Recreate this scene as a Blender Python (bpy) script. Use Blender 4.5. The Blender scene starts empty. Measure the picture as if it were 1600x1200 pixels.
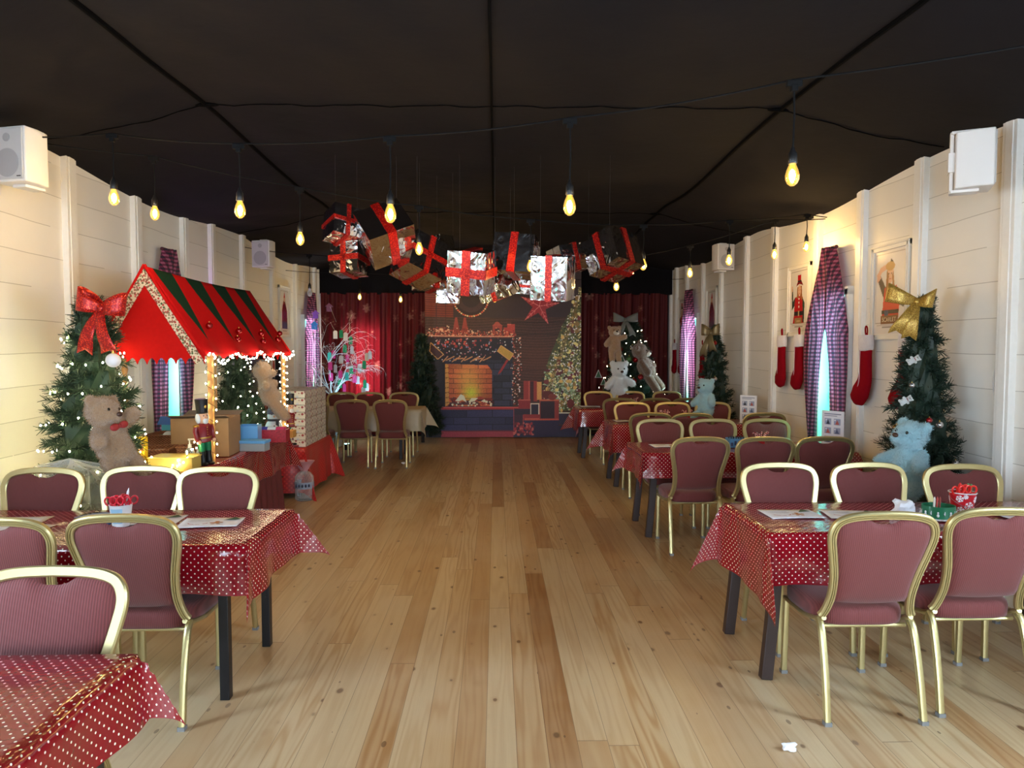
import bpy, bmesh, math, random
import numpy as np
from mathutils import Vector, Matrix, Euler
C = bpy.context.scene.collection
SC = bpy.context.scene
PI = math.pi
R = math.radians
# ------------------------------------------------------------------ camera
CAM_H = 1.65
FPX = 1110.0
DAY_NEAR = 38.0      # plain windows beside the camera, plus an unseen pair added for light
DAY_FAR = 64.0       # the pair of windows at the far end
cam = bpy.data.objects.new('camera', bpy.data.cameras.new('camera'))
C.objects.link(cam)
cam.data.sensor_width = 36.0
cam.data.lens = FPX / 1600 * 36.0
cam.data.clip_start = 0.05
cam.location = (0, 0, CAM_H)
cam.rotation_euler = (R(90 - 2.838), 0, R(-1.29))
SC.camera = cam
CR = Euler(cam.rotation_euler, 'XYZ').to_matrix()
# ------------------------------------------------------------------ world, exposure
SC.view_settings.view_transform = 'Standard'
SC.view_settings.look = 'None'
SC.view_settings.gamma = 1
SC.view_settings.use_curve_mapping = False
SC.view_settings.exposure = 0.32
W = bpy.data.worlds.new('world')
SC.world = W
W.use_nodes = True
W.node_tree.nodes['Background'].inputs[0].default_value = (0.55, 0.75, 1.0, 1)
W.node_tree.nodes['Background'].inputs[1].default_value = 0.6
SC.cycles.caustics_reflective = False
SC.cycles.caustics_refractive = False
SC.cycles.sample_clamp_indirect = 6.0
DAY_BACK = 15.0      # daylight through the glazed doors behind the camera
DAY_SIDE = 8.0       # daylight through the side windows
BULB = 680.0         # filament bulbs
FAIRY = 62.0         # fairy lights
TILT = cam.rotation_euler

def at(px, py, Y=None, z=None, x=None):
    d = CR @ Vector(((px - 800) / FPX, (600 - py) / FPX, -1))
    if Y is not None: k = Y / d.y
    elif z is not None: k = (z - CAM_H) / d.z
    else: k = x / d.x
    return Vector((0, 0, CAM_H)) + d * k

def px_m(Y):
    return Y / FPX
# ------------------------------------------------------------------ colours and materials
def lin(c):
    return c / 12.92 if c <= 0.04045 else ((c + 0.055) / 1.055) ** 2.4
def rgb(r, g, b):
    return (lin(r / 255), lin(g / 255), lin(b / 255), 1)
class NT:
    def __init__(s, name):
        s.m = bpy.data.materials.new(name); s.m.use_nodes = True
        s.t = s.m.node_tree; s.n = s.t.nodes
        s.p = s.n['Principled BSDF']; s.out = s.n['Material Output']
    def new(s, typ, **kw):
        q = s.n.new(typ)
        for k, v in kw.items(): setattr(q, k, v)
        return q
    def l(s, a, b): s.t.links.new(a, b)
    def put(s, sock, v):
        if hasattr(v, 'is_output'): s.l(v, sock)
        else: sock.default_value = v
    def math(s, op, a, b=0.0, c=None):
        q = s.new('ShaderNodeMath', operation=op)
        s.put(q.inputs[0], a); s.put(q.inputs[1], b)
        if c is not None: s.put(q.inputs[2], c)
        return q.outputs[0]
    def vmath(s, op, a, b=(0, 0, 0)):
        q = s.new('ShaderNodeVectorMath', operation=op)
        s.put(q.inputs[0], a)
        if op == 'SCALE': s.put(q.inputs['Scale'], b)
        else: s.put(q.inputs[1], b)
        return q.outputs['Value'] if op in ('LENGTH', 'DOT_PRODUCT', 'DISTANCE') else q.outputs['Vector']
    def mix(s, f, a, b, blend='MIX'):
        q = s.new('ShaderNodeMix', data_type='RGBA', blend_type=blend)
        s.put(q.inputs[0], f); s.put(q.inputs[6], a); s.put(q.inputs[7], b)
        return q.outputs[2]
    def coord(s, which='Object'):
        return s.new('ShaderNodeTexCoord').outputs[which]
    def sep(s, v):
        q = s.new('ShaderNodeSeparateXYZ'); s.put(q.inputs[0], v); return q.outputs
    def comb(s, x, y, z):
        q = s.new('ShaderNodeCombineXYZ'); s.put(q.inputs[0], x); s.put(q.inputs[1], y); s.put(q.inputs[2], z); return q.outputs[0]
    def noise(s, v, scale, detail=3, rough=.5, dist=0.0):
        q = s.new('ShaderNodeTexNoise'); s.put(q.inputs['Vector'], v)
        q.inputs['Scale'].default_value = scale; q.inputs['Detail'].default_value = detail
        q.inputs['Roughness'].default_value = rough; q.inputs['Distortion'].default_value = dist
        return q.outputs['Fac']
    def voro(s, v, scale, out='Distance', feature='F1'):
        q = s.new('ShaderNodeTexVoronoi', feature=feature); s.put(q.inputs['Vector'], v)
        q.inputs['Scale'].default_value = scale
        return q.outputs[out]
    def white(s, v, dim='3D'):
        q = s.new('ShaderNodeTexWhiteNoise', noise_dimensions=dim)
        s.put(q.inputs['W' if dim == '1D' else 'Vector'], v)
        return q.outputs['Value']
    def ramp(s, f, stops):
        q = s.new('ShaderNodeValToRGB'); s.put(q.inputs[0], f)
        e = q.color_ramp.elements
        while len(e) < len(stops): e.new(0.5)
        for i, (p, c) in enumerate(stops):
            e[i].position = p; e[i].color = c if len(c) == 4 else (*c, 1)
        return q.outputs[0]
    def bump(s, h, strength=.3, dist=.01):
        q = s.new('ShaderNodeBump'); q.inputs['Strength'].default_value = strength
        q.inputs['Distance'].default_value = dist; s.put(q.inputs['Height'], h)
        s.l(q.outputs[0], s.p.inputs['Normal']); return q
    def base(s, v): s.put(s.p.inputs['Base Color'], v)
    def set(s, **kw):
        al = dict(rough='Roughness', metal='Metallic', spec='Specular IOR Level', coat='Coat Weight', coatr='Coat Roughness',
                  sheen='Sheen Weight', trans='Transmission Weight', ior='IOR', alpha='Alpha', es='Emission Strength', ec='Emission Color')
        for k, v in kw.items(): s.put(s.p.inputs[al[k]], v)
        return s
MATS = {}
def mat(name, col, rough=.5, metal=0, bump=None, var=0, varscale=30, **kw):
    if name in MATS: return MATS[name]
    q = NT(name); q.set(rough=rough, metal=metal, **kw)
    if var:
        f = q.noise(q.coord(), varscale, 4)
        d = tuple(max(0, c * (1 - var)) for c in col[:3]) + (1,)
        u = tuple(min(1, c * (1 + var)) for c in col[:3]) + (1,)
        q.base(q.ramp(f, [(.3, d), (.7, u)]))
    else: q.base(col)
    if bump: q.bump(q.noise(q.coord(), bump[0], 4), bump[1], bump[2])
    MATS[name] = q.m
    return q.m
def emit(name, col, strength, sample=True):
    if name in MATS: return MATS[name]
    q = NT(name); q.n.remove(q.p)
    e = q.new('ShaderNodeEmission'); e.inputs[0].default_value = col; e.inputs[1].default_value = strength
    q.l(e.outputs[0], q.out.inputs[0])
    if not sample: q.m.cycles.emission_sampling = 'NONE'
    MATS[name] = q.m
    return q.m
# ------------------------------------------------------------------ mesh builder
def cr(pts, n=6, closed=False):
    P = [Vector(p) for p in pts]; out = []
    N = len(P)
    for i in range(N if closed else N - 1):
        if closed: a, b, c, d = P[(i - 1) % N], P[i], P[(i + 1) % N], P[(i + 2) % N]
        else:
            b, c = P[i], P[i + 1]
            a = P[i - 1] if i else b * 2 - c
            d = P[i + 2] if i + 2 < N else c * 2 - b
        for k in range(n):
            t = k / n
            out.append(.5 * ((2 * b) + (c - a) * t + (2 * a - 5 * b + 4 * c - d) * t * t + (3 * b - a - 3 * c + d) * t ** 3))
    if not closed: out.append(P[-1])
    return out
class MB:
    def __init__(s): s.v = []; s.f = []; s.mi = []; s.uv = {}; s.m = Matrix(); s.k = 0
    def add(s, vs, fs, uvs=None):
        o = len(s.v)
        s.v += [tuple(s.m @ Vector(v)) for v in vs]
        for j, f in enumerate(fs):
            if uvs is not None: s.uv[len(s.f)] = [uvs[i] for i in f]
            s.f.append([i + o for i in f]); s.mi.append(s.k)
        return s
    def box(s, c, d, rot=None):
        x, y, z = d[0] / 2, d[1] / 2, d[2] / 2
        vs = [Vector(p) for p in ((-x, -y, -z), (x, -y, -z), (x, y, -z), (-x, y, -z), (-x, -y, z), (x, -y, z), (x, y, z), (-x, y, z))]
        if rot is not None: vs = [rot @ v for v in vs]
        c = Vector(c)
        return s.add([v + c for v in vs], [(3, 2, 1, 0), (4, 5, 6, 7), (0, 1, 5, 4), (1, 2, 6, 5), (2, 3, 7, 6), (3, 0, 4, 7)])
    def rings(s, rings, cap=True, closed=False, capend=True):
        n = len(rings[0]); vs = [p for r in rings for p in r]; fs = []
        m = len(rings)
        for i in range(m if closed else m - 1):
            a, b = i * n, ((i + 1) % m) * n
            for j in range(n):
                k = (j + 1) % n
                fs.append((a + j, a + k, b + k, b + j))
        if cap and not closed:
            fs.append(tuple(reversed(range(n))))
            if capend: fs.append(tuple(range((m - 1) * n, m * n)))
        return s.add(vs, fs)
    def tube(s, pts, r, n=8, closed=False, cap=True):
        P = [Vector(p) for p in pts]; N = len(P)
        rs = r if isinstance(r, (list, tuple)) else [r] * N
        rings = []; u = None
        for i in range(N):
            if closed: t = P[(i + 1) % N] - P[i - 1]
            else: t = P[min(i + 1, N - 1)] - P[max(i - 1, 0)]
            if t.length < 1e-9: t = Vector((0, 0, 1))
            t.normalize()
            if u is None:
                u = t.cross(Vector((0, 0, 1)))
                if u.length < .05: u = t.cross(Vector((1, 0, 0)))
            u = (u - t * u.dot(t)); u.normalize(); w = t.cross(u)
            rings.append([P[i] + (u * math.cos(2 * PI * j / n) + w * math.sin(2 * PI * j / n)) * rs[i] for j in range(n)])
        return s.rings(rings, cap, closed)
    def sweep(s, pts, prof, nrm, closed=False):
        P = [Vector(p) for p in pts]; N = len(P); rings = []
        nrm = Vector(nrm).normalized()
        for i in range(N):
            t = (P[(i + 1) % N] - P[i - 1]) if closed else (P[min(i + 1, N - 1)] - P[max(i - 1, 0)])
            t.normalize(); sd = t.cross(nrm).normalized(); nn = sd.cross(t)
            rings.append([P[i] + sd * a + nn * b for a, b in prof])
        return s.rings(rings, True, closed)
    def lathe(s, prof, c=(0, 0, 0), n=20, sx=1, sy=1, cap=True):
        c = Vector(c)
        rings = [[c + Vector((sx * r * math.cos(2 * PI * j / n), sy * r * math.sin(2 * PI * j / n), z)) for j in range(n)] for r, z in prof]
        return s.rings(rings, cap)
    def ell(s, c, r, rot=None, n=16, m=10):
        c = Vector(c); r = (r, r, r) if not hasattr(r, '__len__') else r
        rings = []
        for i in range(1, m):
            a = PI * i / m
            ring = []
            for j in range(n):
                b = 2 * PI * j / n
                v = Vector((r[0] * math.sin(a) * math.cos(b), r[1] * math.sin(a) * math.sin(b), -r[2] * math.cos(a)))
                if rot is not None: v = rot @ v
                ring.append(c + v)
            rings.append(ring)
        vs = [p for q in rings for p in q]; fs = []
        for i in range(m - 2):
            for j in range(n):
                k = (j + 1) % n; fs.append((i * n + j, i * n + k, (i + 1) * n + k, (i + 1) * n + j))
        lo, hi = Vector((0, 0, -r[2])), Vector((0, 0, r[2]))
        if rot is not None: lo, hi = rot @ lo, rot @ hi
        vs += [c + lo, c + hi]; a = len(vs) - 2
        for j in range(n):
            k = (j + 1) % n
            fs.append((a, k, j)); fs.append((a + 1, (m - 2) * n + j, (m - 2) * n + k))
        return s.add(vs, fs)
    def prism(s, poly, z0, z1, M=None):
        n = len(poly)
        vs = [Vector((x, y, z0)) for x, y in poly] + [Vector((x, y, z1)) for x, y in poly]
        if M is not None: vs = [M @ v for v in vs]
        return s.add(vs, [tuple(reversed(range(n))), tuple(range(n, 2 * n))] + [(i, (i + 1) % n, n + (i + 1) % n, n + i) for i in range(n)])
    def poly(s, pts): return s.add(pts, [tuple(range(len(pts)))])
    def grid(s, fn, nu, nv, uv=None, thick=None):
        vs = [fn(i / nu, j / nv) for j in range(nv + 1) for i in range(nu + 1)]
        uvs = [uv(i / nu, j / nv) for j in range(nv + 1) for i in range(nu + 1)] if uv else None
        w = nu + 1
        return s.add(vs, [(j * w + i, j * w + i + 1, (j + 1) * w + i + 1, (j + 1) * w + i) for j in range(nv) for i in range(nu)], uvs)
    def build(s, name, m, parent=None, smooth=35, bevel=None, solid=None, sub=0, kind=None):
        me = bpy.data.meshes.new(name)
        me.from_pydata(s.v, [], s.f)
        ms = m if isinstance(m, (list, tuple)) else [m]
        for q in ms: me.materials.append(q)
        if len(ms) > 1: me.polygons.foreach_set('material_index', s.mi)
        if s.uv:
            L = me.uv_layers.new(name='UVMap')
            for fi, us in s.uv.items():
                for li, u in zip(me.polygons[fi].loop_indices, us): L.data[li].uv = u
        if smooth:
            me.polygons.foreach_set('use_smooth', [True] * len(me.polygons))
            if smooth < 180: me.set_sharp_from_angle(angle=R(smooth))
        me.update()
        o = bpy.data.objects.new(name, me); C.objects.link(o)
        if parent is not None: o.parent = parent
        if bevel:
            b = o.modifiers.new('bevel', 'BEVEL'); b.width = bevel; b.segments = 2; b.limit_method = 'ANGLE'; b.angle_limit = R(40)
        if solid:
            b = o.modifiers.new('solid', 'SOLIDIFY'); b.thickness = solid; b.offset = 0
        if sub:
            b = o.modifiers.new('sub', 'SUBSURF'); b.levels = sub; b.render_levels = sub
        if kind: o['kind'] = kind
        return o
def tag(o, label, cat, group=None, kind=None):
    o['label'] = label; o['category'] = cat
    if group: o['group'] = group
    if kind: o['kind'] = kind
    return o
def thing(name, label, cat, loc=(0, 0, 0), rotz=0, group=None, rot=None, scale=1):
    o = bpy.data.objects.new(name, None); C.objects.link(o)
    o.location = loc; o.rotation_euler = rot if rot is not None else (0, 0, rotz)
    if scale != 1: o.scale = (scale,) * 3
    o.empty_display_size = .1
    return tag(o, label, cat, group)
def copy_tree(o, label=None, parent=None):
    c = o.copy(); C.objects.link(c)
    if parent is not None:
        c.parent = parent
        c.matrix_parent_inverse = o.matrix_parent_inverse
    if label: c['label'] = label
    for ch in list(o.children): copy_tree(ch, None, c)
    return c
def struct(o): o['kind'] = 'structure'; return o
# ------------------------------------------------------------------ printed pictures: a colour grid painted with numpy, carried by the mesh
class Img:
    def __init__(s, w, h, x0, x1, y0, y1, bg):
        s.w, s.h = w, h
        s.X, s.Y = np.meshgrid(np.linspace(x0, x1, w), np.linspace(y0, y1, h))
        s.a = np.zeros((h, w, 3)); s.a[:] = bg
        s.rng = np.random.default_rng(7)
        s.N = s.rng.random((h, w))
    def put(s, m, c, al=1.0):
        m = (m.astype(float) * al)[..., None]; s.a = s.a * (1 - m) + np.array(c, float) * m
    def rect(s, x0, y0, x1, y1, c, al=1): s.put((s.X >= x0) & (s.X < x1) & (s.Y >= y0) & (s.Y < y1), c, al)
    def ell(s, cx, cy, rx, ry, c, al=1): s.put(((s.X - cx) / rx) ** 2 + ((s.Y - cy) / ry) ** 2 < 1, c, al)
    def glow(s, cx, cy, rx, ry, c, al=1): s.put(np.exp(-(((s.X - cx) / rx) ** 2 + ((s.Y - cy) / ry) ** 2)), c, al)
    def mask(s, P):
        m = np.zeros(s.X.shape, bool); n = len(P)
        for i in range(n):
            (x1, y1), (x2, y2) = P[i], P[(i + 1) % n]
            if y1 == y2: continue
            k = ((y1 > s.Y) != (y2 > s.Y)) & (s.X < (x2 - x1) * (s.Y - y1) / (y2 - y1) + x1)
            m ^= k
        return m
    def poly(s, P, c, al=1): s.put(s.mask(P), c, al)
    def line(s, x1, y1, x2, y2, w, c, al=1):
        dx, dy = x2 - x1, y2 - y1; L = max(dx * dx + dy * dy, 1e-9)
        t = np.clip(((s.X - x1) * dx + (s.Y - y1) * dy) / L, 0, 1)
        s.put(np.hypot(s.X - x1 - t * dx, s.Y - y1 - t * dy) < w / 2, c, al)
    def dots(s, n, fn, r, cols, seed=1):
        q = np.random.default_rng(seed)
        for _ in range(n):
            x, y = fn(q)
            s.ell(x, y, r * (.6 + .8 * q.random()), r * (.6 + .8 * q.random()), cols[q.integers(len(cols))])
    def bricks(s, x0, y0, x1, y1, bw, bh, c, seam, var=.15, seamw=4, M=None):
        row = np.floor((s.Y - y0) / bh); ox = (row % 2) * bw / 2
        col = np.floor((s.X - x0 + ox) / bw)
        h = np.modf(np.abs(np.sin(row * 12.9 + col * 78.2) * 437.5))[0]
        fy = (s.Y - y0) - row * bh; fx = (s.X - x0 + ox) - col * bw
        sm = (fy < seamw) | (fx < seamw)
        m = (s.X >= x0) & (s.X < x1) & (s.Y >= y0) & (s.Y < y1)
        if M is not None: m &= M
        colr = np.array(c, float)[None, None, :] * (1 + var * (h - .5) * 2 + .12 * (s.N - .5))[..., None]
        colr[sm] = seam
        s.a[m] = colr[m]
def printmat(name, rough=.6, translucent=0.0):
    if name in MATS: return MATS[name]
    q = NT(name); q.set(rough=rough)
    a = q.new('ShaderNodeAttribute', attribute_name='Col').outputs['Color']
    q.base(a)
    if translucent:
        t = q.new('ShaderNodeBsdfTranslucent'); q.l(a, t.inputs[0])
        x = q.new('ShaderNodeMixShader'); x.inputs[0].default_value = translucent
        q.l(q.p.outputs[0], x.inputs[1]); q.l(t.outputs[0], x.inputs[2]); q.l(x.outputs[0], q.out.inputs[0])
    MATS[name] = q.m
    return q.m
def printed(name, img, fn, m, parent=None, smooth=True):
    """fn(u, v) with u, v arrays (v = 0 at the top) -> x, y, z arrays"""
    h, w = img.h, img.w
    u, v = np.meshgrid(np.linspace(0, 1, w), np.linspace(0, 1, h))
    x, y, z = fn(u, v)
    co = np.stack([x + 0 * u, y + 0 * u, z + 0 * u], -1).reshape(-1, 3)
    idx = np.arange(w * h).reshape(h, w)
    q = np.stack([idx[1:, :-1], idx[1:, 1:], idx[:-1, 1:], idx[:-1, :-1]], -1).reshape(-1, 4)
    me = bpy.data.meshes.new(name)
    me.vertices.add(w * h); me.vertices.foreach_set('co', co.ravel().astype(np.float32))
    me.loops.add(q.size); me.loops.foreach_set('vertex_index', q.ravel().astype(np.int32))
    me.polygons.add(len(q)); me.polygons.foreach_set('loop_start', np.arange(0, q.size, 4, dtype=np.int32))
    if smooth: me.polygons.foreach_set('use_smooth', [True] * len(q))
    me.update(calc_edges=True)
    a = np.clip(img.a / 255.0, 0, 1).reshape(-1, 3)
    a = np.where(a <= .04045, a / 12.92, ((a + .055) / 1.055) ** 2.4)
    at_ = me.color_attributes.new('Col', 'FLOAT_COLOR', 'POINT')
    at_.data.foreach_set('color', np.concatenate([a, np.ones((len(a), 1))], 1).ravel().astype(np.float32))
    me.materials.append(m)
    o = bpy.data.objects.new(name, me); C.objects.link(o)
    if parent is not None: o.parent = parent
    return o
# ================================================================== the room
XW, YB, YF = 3.3, 13.4, -3.2
def floor_mat():
    q = NT('pine_boards'); o = q.coord(); s = q.sep(o)
    wdt = .128
    xs = q.math('DIVIDE', q.math('ADD', s[0], .045), wdt)
    row = q.math('FLOOR', xs); fx = q.math('SUBTRACT', xs, row)
    rr = q.white(row, '1D')
    ys = q.math('DIVIDE', q.math('ADD', s[1], q.math('MULTIPLY', rr, 7.3)), 2.9)
    brd = q.math('FLOOR', ys); fy = q.math('SUBTRACT', ys, brd)
    idv = q.comb(row, brd, 0.0)
    rnd = q.white(idv)
    rnd2 = q.white(q.comb(brd, row, 5.0))
    off = q.math('MULTIPLY', rnd, 37.0)
    gv = q.comb(q.math('ADD', s[0], off), q.math('MULTIPLY', q.math('ADD', s[1], off), .055), q.math('MULTIPLY', rnd2, 9.0))
    warp = q.noise(gv, 9.0, 2, .5)
    g = q.math('SINE', q.math('ADD', q.math('MULTIPLY', s[0], 60.0), q.math('MULTIPLY', warp, 46.0)))
    g = q.math('MULTIPLY_ADD', g, .5, .5)
    g = q.math('POWER', g, 1.7)
    fine = q.noise(q.comb(q.math('ADD', s[0], off), q.math('MULTIPLY', s[1], .03), 0.0), 160, 2, .6)
    tone = q.ramp(rnd, [(0, rgb(198, 170, 132)), (.35, rgb(209, 184, 146)), (.65, rgb(197, 164, 122)), (.88, rgb(184, 145, 102)), (1, rgb(162, 117, 74))])
    dark = q.mix(1.0, tone, rgb(206, 166, 112), 'MULTIPLY')
    amt = q.math('MULTIPLY', g, q.math('MULTIPLY_ADD', rnd2, .5, .12))
    c = q.mix(amt, tone, dark)
    c = q.mix(q.math('MULTIPLY', fine, .22), c, rgb(150, 104, 64))
    # knots
    kv = q.comb(q.math('MULTIPLY', s[0], 1.0), q.math('MULTIPLY', s[1], .62), off)
    w1 = q.noise(o, 30, 2)
    kd = q.math('ADD', q.voro(kv, 7.6), q.math('MULTIPLY', w1, .035))
    kc = q.sep(q.voro(kv, 7.6, 'Color'))
    ksz = q.math('MULTIPLY', q.math('GREATER_THAN', kc[0], .25), q.math('MULTIPLY_ADD', kc[1], .09, .075))
    kin = q.math('SUBTRACT', 1.0, q.math('SMOOTH_MIN', q.math('DIVIDE', kd, q.math('ADD', ksz, .0001)), 1.0, .2))
    kin = q.math('MAXIMUM', kin, 0.0)
    kin = q.math('MINIMUM', q.math('MULTIPLY', kin, 3.0), .9)
    c = q.mix(kin, c, rgb(80, 46, 24))
    kv2 = q.comb(q.math('MULTIPLY', s[0], 1.0), q.math('MULTIPLY', s[1], .45), q.math('ADD', off, 3.0))
    k2 = q.voro(kv2, 13.0); k2c = q.sep(q.voro(kv2, 13.0, 'Color'))
    k2in = q.math('MULTIPLY', q.math('GREATER_THAN', k2c[0], .72), q.math('LESS_THAN', k2, q.math('MULTIPLY_ADD', k2c[1], .09, .05)))
    c = q.mix(q.math('MULTIPLY', k2in, .72), c, rgb(92, 54, 28))
    halo = q.math('MULTIPLY', q.math('GREATER_THAN', kc[0], .25), q.math('MAXIMUM', q.math('SUBTRACT', 1.0, q.math('MULTIPLY', kd, 4.2)), 0.0))
    c = q.mix(q.math('MULTIPLY', halo, .35), c, rgb(150, 100, 56))
    # worn pale walking strip and grey scuffs
    wear = q.noise(o, 1.1, 3, .6)
    c = q.mix(q.math('MULTIPLY', q.math('MAXIMUM', q.math('SUBTRACT', wear, .42), 0.0), 1.1), c, rgb(212, 190, 160))
    seam = q.math('MAXIMUM', q.math('LESS_THAN', fx, .018), q.math('LESS_THAN', fy, .0016))
    c = q.mix(q.math('MULTIPLY', seam, .62), c, rgb(84, 54, 32))
    q.base(c)
    q.set(rough=q.math('MULTIPLY_ADD', wear, .22, .24), spec=.5)
    h = q.math('SUBTRACT', q.math('MULTIPLY', fine, .25), q.math('MULTIPLY', seam, 1.0))
    q.bump(h, .25, .004)
    return q.m
def shiplap_mat():
    q = NT('white_shiplap'); o = q.coord(); s = q.sep(o)
    w = q.noise(q.comb(0.0, q.math('MULTIPLY', s[1], 1.0), s[2]), .8, 2)
    zz = q.math('ADD', s[2], q.math('MULTIPLY', w, .05))
    zs = q.math('DIVIDE', zz, .235); row = q.math('FLOOR', zs); f = q.math('SUBTRACT', zs, row)
    seam = q.math('LESS_THAN', f, .022)
    v = q.white(row, '1D')
    c = q.mix(v, rgb(226, 222, 214), rgb(236, 233, 227))
    dirt = q.noise(o, 3.0, 4, .6)
    c = q.mix(q.math('MULTIPLY', dirt, .22), c, rgb(205, 200, 190))
    vis = q.math('GREATER_THAN', q.noise(q.comb(row, q.math('MULTIPLY', s[1], .7), 0.0), 1.7, 2), .40)
    c = q.mix(q.math('MULTIPLY', q.math('MULTIPLY', seam, .5), vis), c, rgb(120, 112, 102))
    q.base(c); q.set(rough=.5)
    q.bump(q.math('SUBTRACT', q.math('MULTIPLY', dirt, .3), seam), .35, .006)
    return q.m
FLOOR_M, SHIP = floor_mat(), shiplap_mat()
WHITE = mat('white_gloss_paint', rgb(232, 230, 226), .38, var=.02)
FABRIC_BLACK = mat('black_drape', rgb(17, 15, 20), .9, bump=(3, .2, .05), spec=.15)
BLACK = mat('black_paint', rgb(18, 17, 18), .4)
def plane_box(name, c, d, m, kind='structure'):
    o = MB().box(c, d).build(name, m, smooth=0); o['kind'] = kind; return o
plane_box('floor', (0, (YB + YF) / 2, -.05), (2 * XW + .4, YB - YF + .4, .1), FLOOR_M)
WIN_R = [(-1.5, .9), (1.7, .9), (6.82, .56), (11.75, .56)]  # first entry on each wall: unseen window, added for cool side light
WIN_L = [(-1.5, .9), (1.7, .9), (7.08, .56), (12.45, .56)]
WZ0, WZ1 = .72, 2.18
def wall(name, x, wins):
    ys = sorted([YF] + [y - w / 2 for y, w in wins] + [y + w / 2 for y, w in wins] + [YB])
    b = MB(); sg = 1 if x > 0 else -1
    xo = x + sg * .12
    for i in range(len(ys) - 1):
        hole = i % 2 == 1
        for z0, z1 in ([(0, WZ0), (WZ1, 3.5)] if hole else [(0, 3.5)]):
            b.box(((x + xo) / 2, (ys[i] + ys[i + 1]) / 2, (z0 + z1) / 2), (.12, ys[i + 1] - ys[i], z1 - z0))
    return struct(b.build(name, SHIP, smooth=0))
wall('wall_right', XW, WIN_R); wall('wall_left', -XW, WIN_L)
plane_box('wall_back', (0, YB + .06, 1.75), (2 * XW + .24, .12, 3.5), mat('black_back_boards', rgb(40, 36, 40), .8))
# wall behind the camera with its glazed double doors
b = MB()
for c, d in (((-2.45, YF - .06, 1.75), (1.94, .12, 3.5)), ((2.45, YF - .06, 1.75), (1.94, .12, 3.5)), ((0, YF - .06, 3.0), (2.96, .12, 1.0))): b.box(c, d)
struct(b.build('wall_front', SHIP, smooth=0))
NEARG = emit('near_window_glass', (.62, .80, 1.0, 1), DAY_NEAR)
FARG = emit('far_window_glass', (.60, .92, 1.0, 1), DAY_FAR)
DAYG = emit('daylight_glass', (.72, .86, 1.0, 1), DAY_BACK)
b = MB()
for x in (-1.44, 0, 1.44): b.box((x, YF - .03, 1.25), (.09, .06, 2.5))
for z in (.12, 1.0, 2.44): b.box((0, YF - .03, z), (2.9, .058, .1))
d0 = struct(b.build('door_1', WHITE, smooth=0))
struct(MB().box((0, YF - .09, 1.25), (2.9, .01, 2.4)).build('glass_pane', DAYG, d0, smooth=0))
for sx, ys, nm in ((1, (-2.5, -.4, .6, 2.8, 4.5, 5.47, 6.35, 7.22, 8.35, 9.3, 10.35, 11.25, 12.2, 12.9, 13.32), 'right'),
                   (-1, (-2.5, -.4, .6, 2.8, 4.45, 5.6, 6.62, 7.62, 8.35, 9.35, 10.55, 11.75, 13.0, 13.32), 'left')):
    for i, y in enumerate(ys):
        o = MB().box((sx * (XW - .02), y, 1.7), (.05, .13, 3.4)).box((sx * (XW - .036), y, 1.7), (.03, .07, 3.4)).build('trim_%d' % (i + 1 + (20 if sx < 0 else 0)), WHITE, smooth=0, bevel=.004)
        struct(o)
    o = MB().box((sx * (XW - .01), (YB + YF) / 2, .07), (.024, YB - YF, .14)).build('baseboard_' + nm, WHITE, smooth=0, bevel=.004); struct(o)
# ------------------------------------------------------------------ ceiling of black drape
def ceil_z(x, y):
    s = math.sin(PI * (y - 1.21) / 3.95) ** 2
    ax = abs(x)
    zin = 3.38 - .05 * s
    zw = 3.11 - .11 * s
    if ax < 2.05:
        z = zin - .035 * s * math.cos(PI * x / 4.1) * (0.5 + .5 * math.cos(2 * PI * x / 2.05))
    else:
        t = (ax - 2.05) / 1.27
        z = zin * (1 - t) + zw * t - .07 * math.sin(PI * t) * (.5 + .5 * s)
    return z + .010 * math.sin(5.1 * x + 1.7 * y) * s + .006 * math.sin(11 * x - 3.3 * y + 2 * math.sin(y))
NX, NY = 84, 170
b = MB().grid(lambda u, v: (-XW - .01 + u * (2 * XW + .02), YF - .02 + v * (YB - YF), ceil_z(-XW - .01 + u * (2 * XW + .02), YF - .02 + v * (YB - YF))), NX, NY)
ceil_o = struct(b.build('ceiling', FABRIC_BLACK, smooth=180))
b = MB()
for x in (-2.05, 2.05, -.03):  # outer pair: black strips standing in for the shadow in the creases
    pts = [(x, y, ceil_z(x, y) - .006) for y in np.arange(YF, YB, .12)]
    b.tube(pts, .016 if abs(x) > 1 else .008, 6)
for y in (1.21, 5.16, 9.11):
    pts = [(x, y, ceil_z(x, y) - .005 - .004 * math.sin(40 * x)) for x in np.arange(-3.25, 3.3, .1)]
    b.tube(pts, .004, 6)
    for x in (-2.05, 2.05): b.ell((x, y, ceil_z(x, y) - .01), (.10, .03, .014), n=10, m=6)
struct(b.build('seam', mat('black_seam_crease_shade', rgb(7, 7, 8), .95, spec=.03), ceil_o))
# a black valance that closes the drape above the back curtains
def val(u, v):
    x = -3.28 + u * 6.56
    return (x, 13.24 + .03 * math.sin(x * 9 + math.sin(3 * x)), 2.66 + v * (ceil_z(x, 13.2) - 2.66) + .012 * math.sin(x * 21) * (1 - v))
struct(MB().grid(val, 150, 6).build('trim_50', FABRIC_BLACK, smooth=180))
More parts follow.
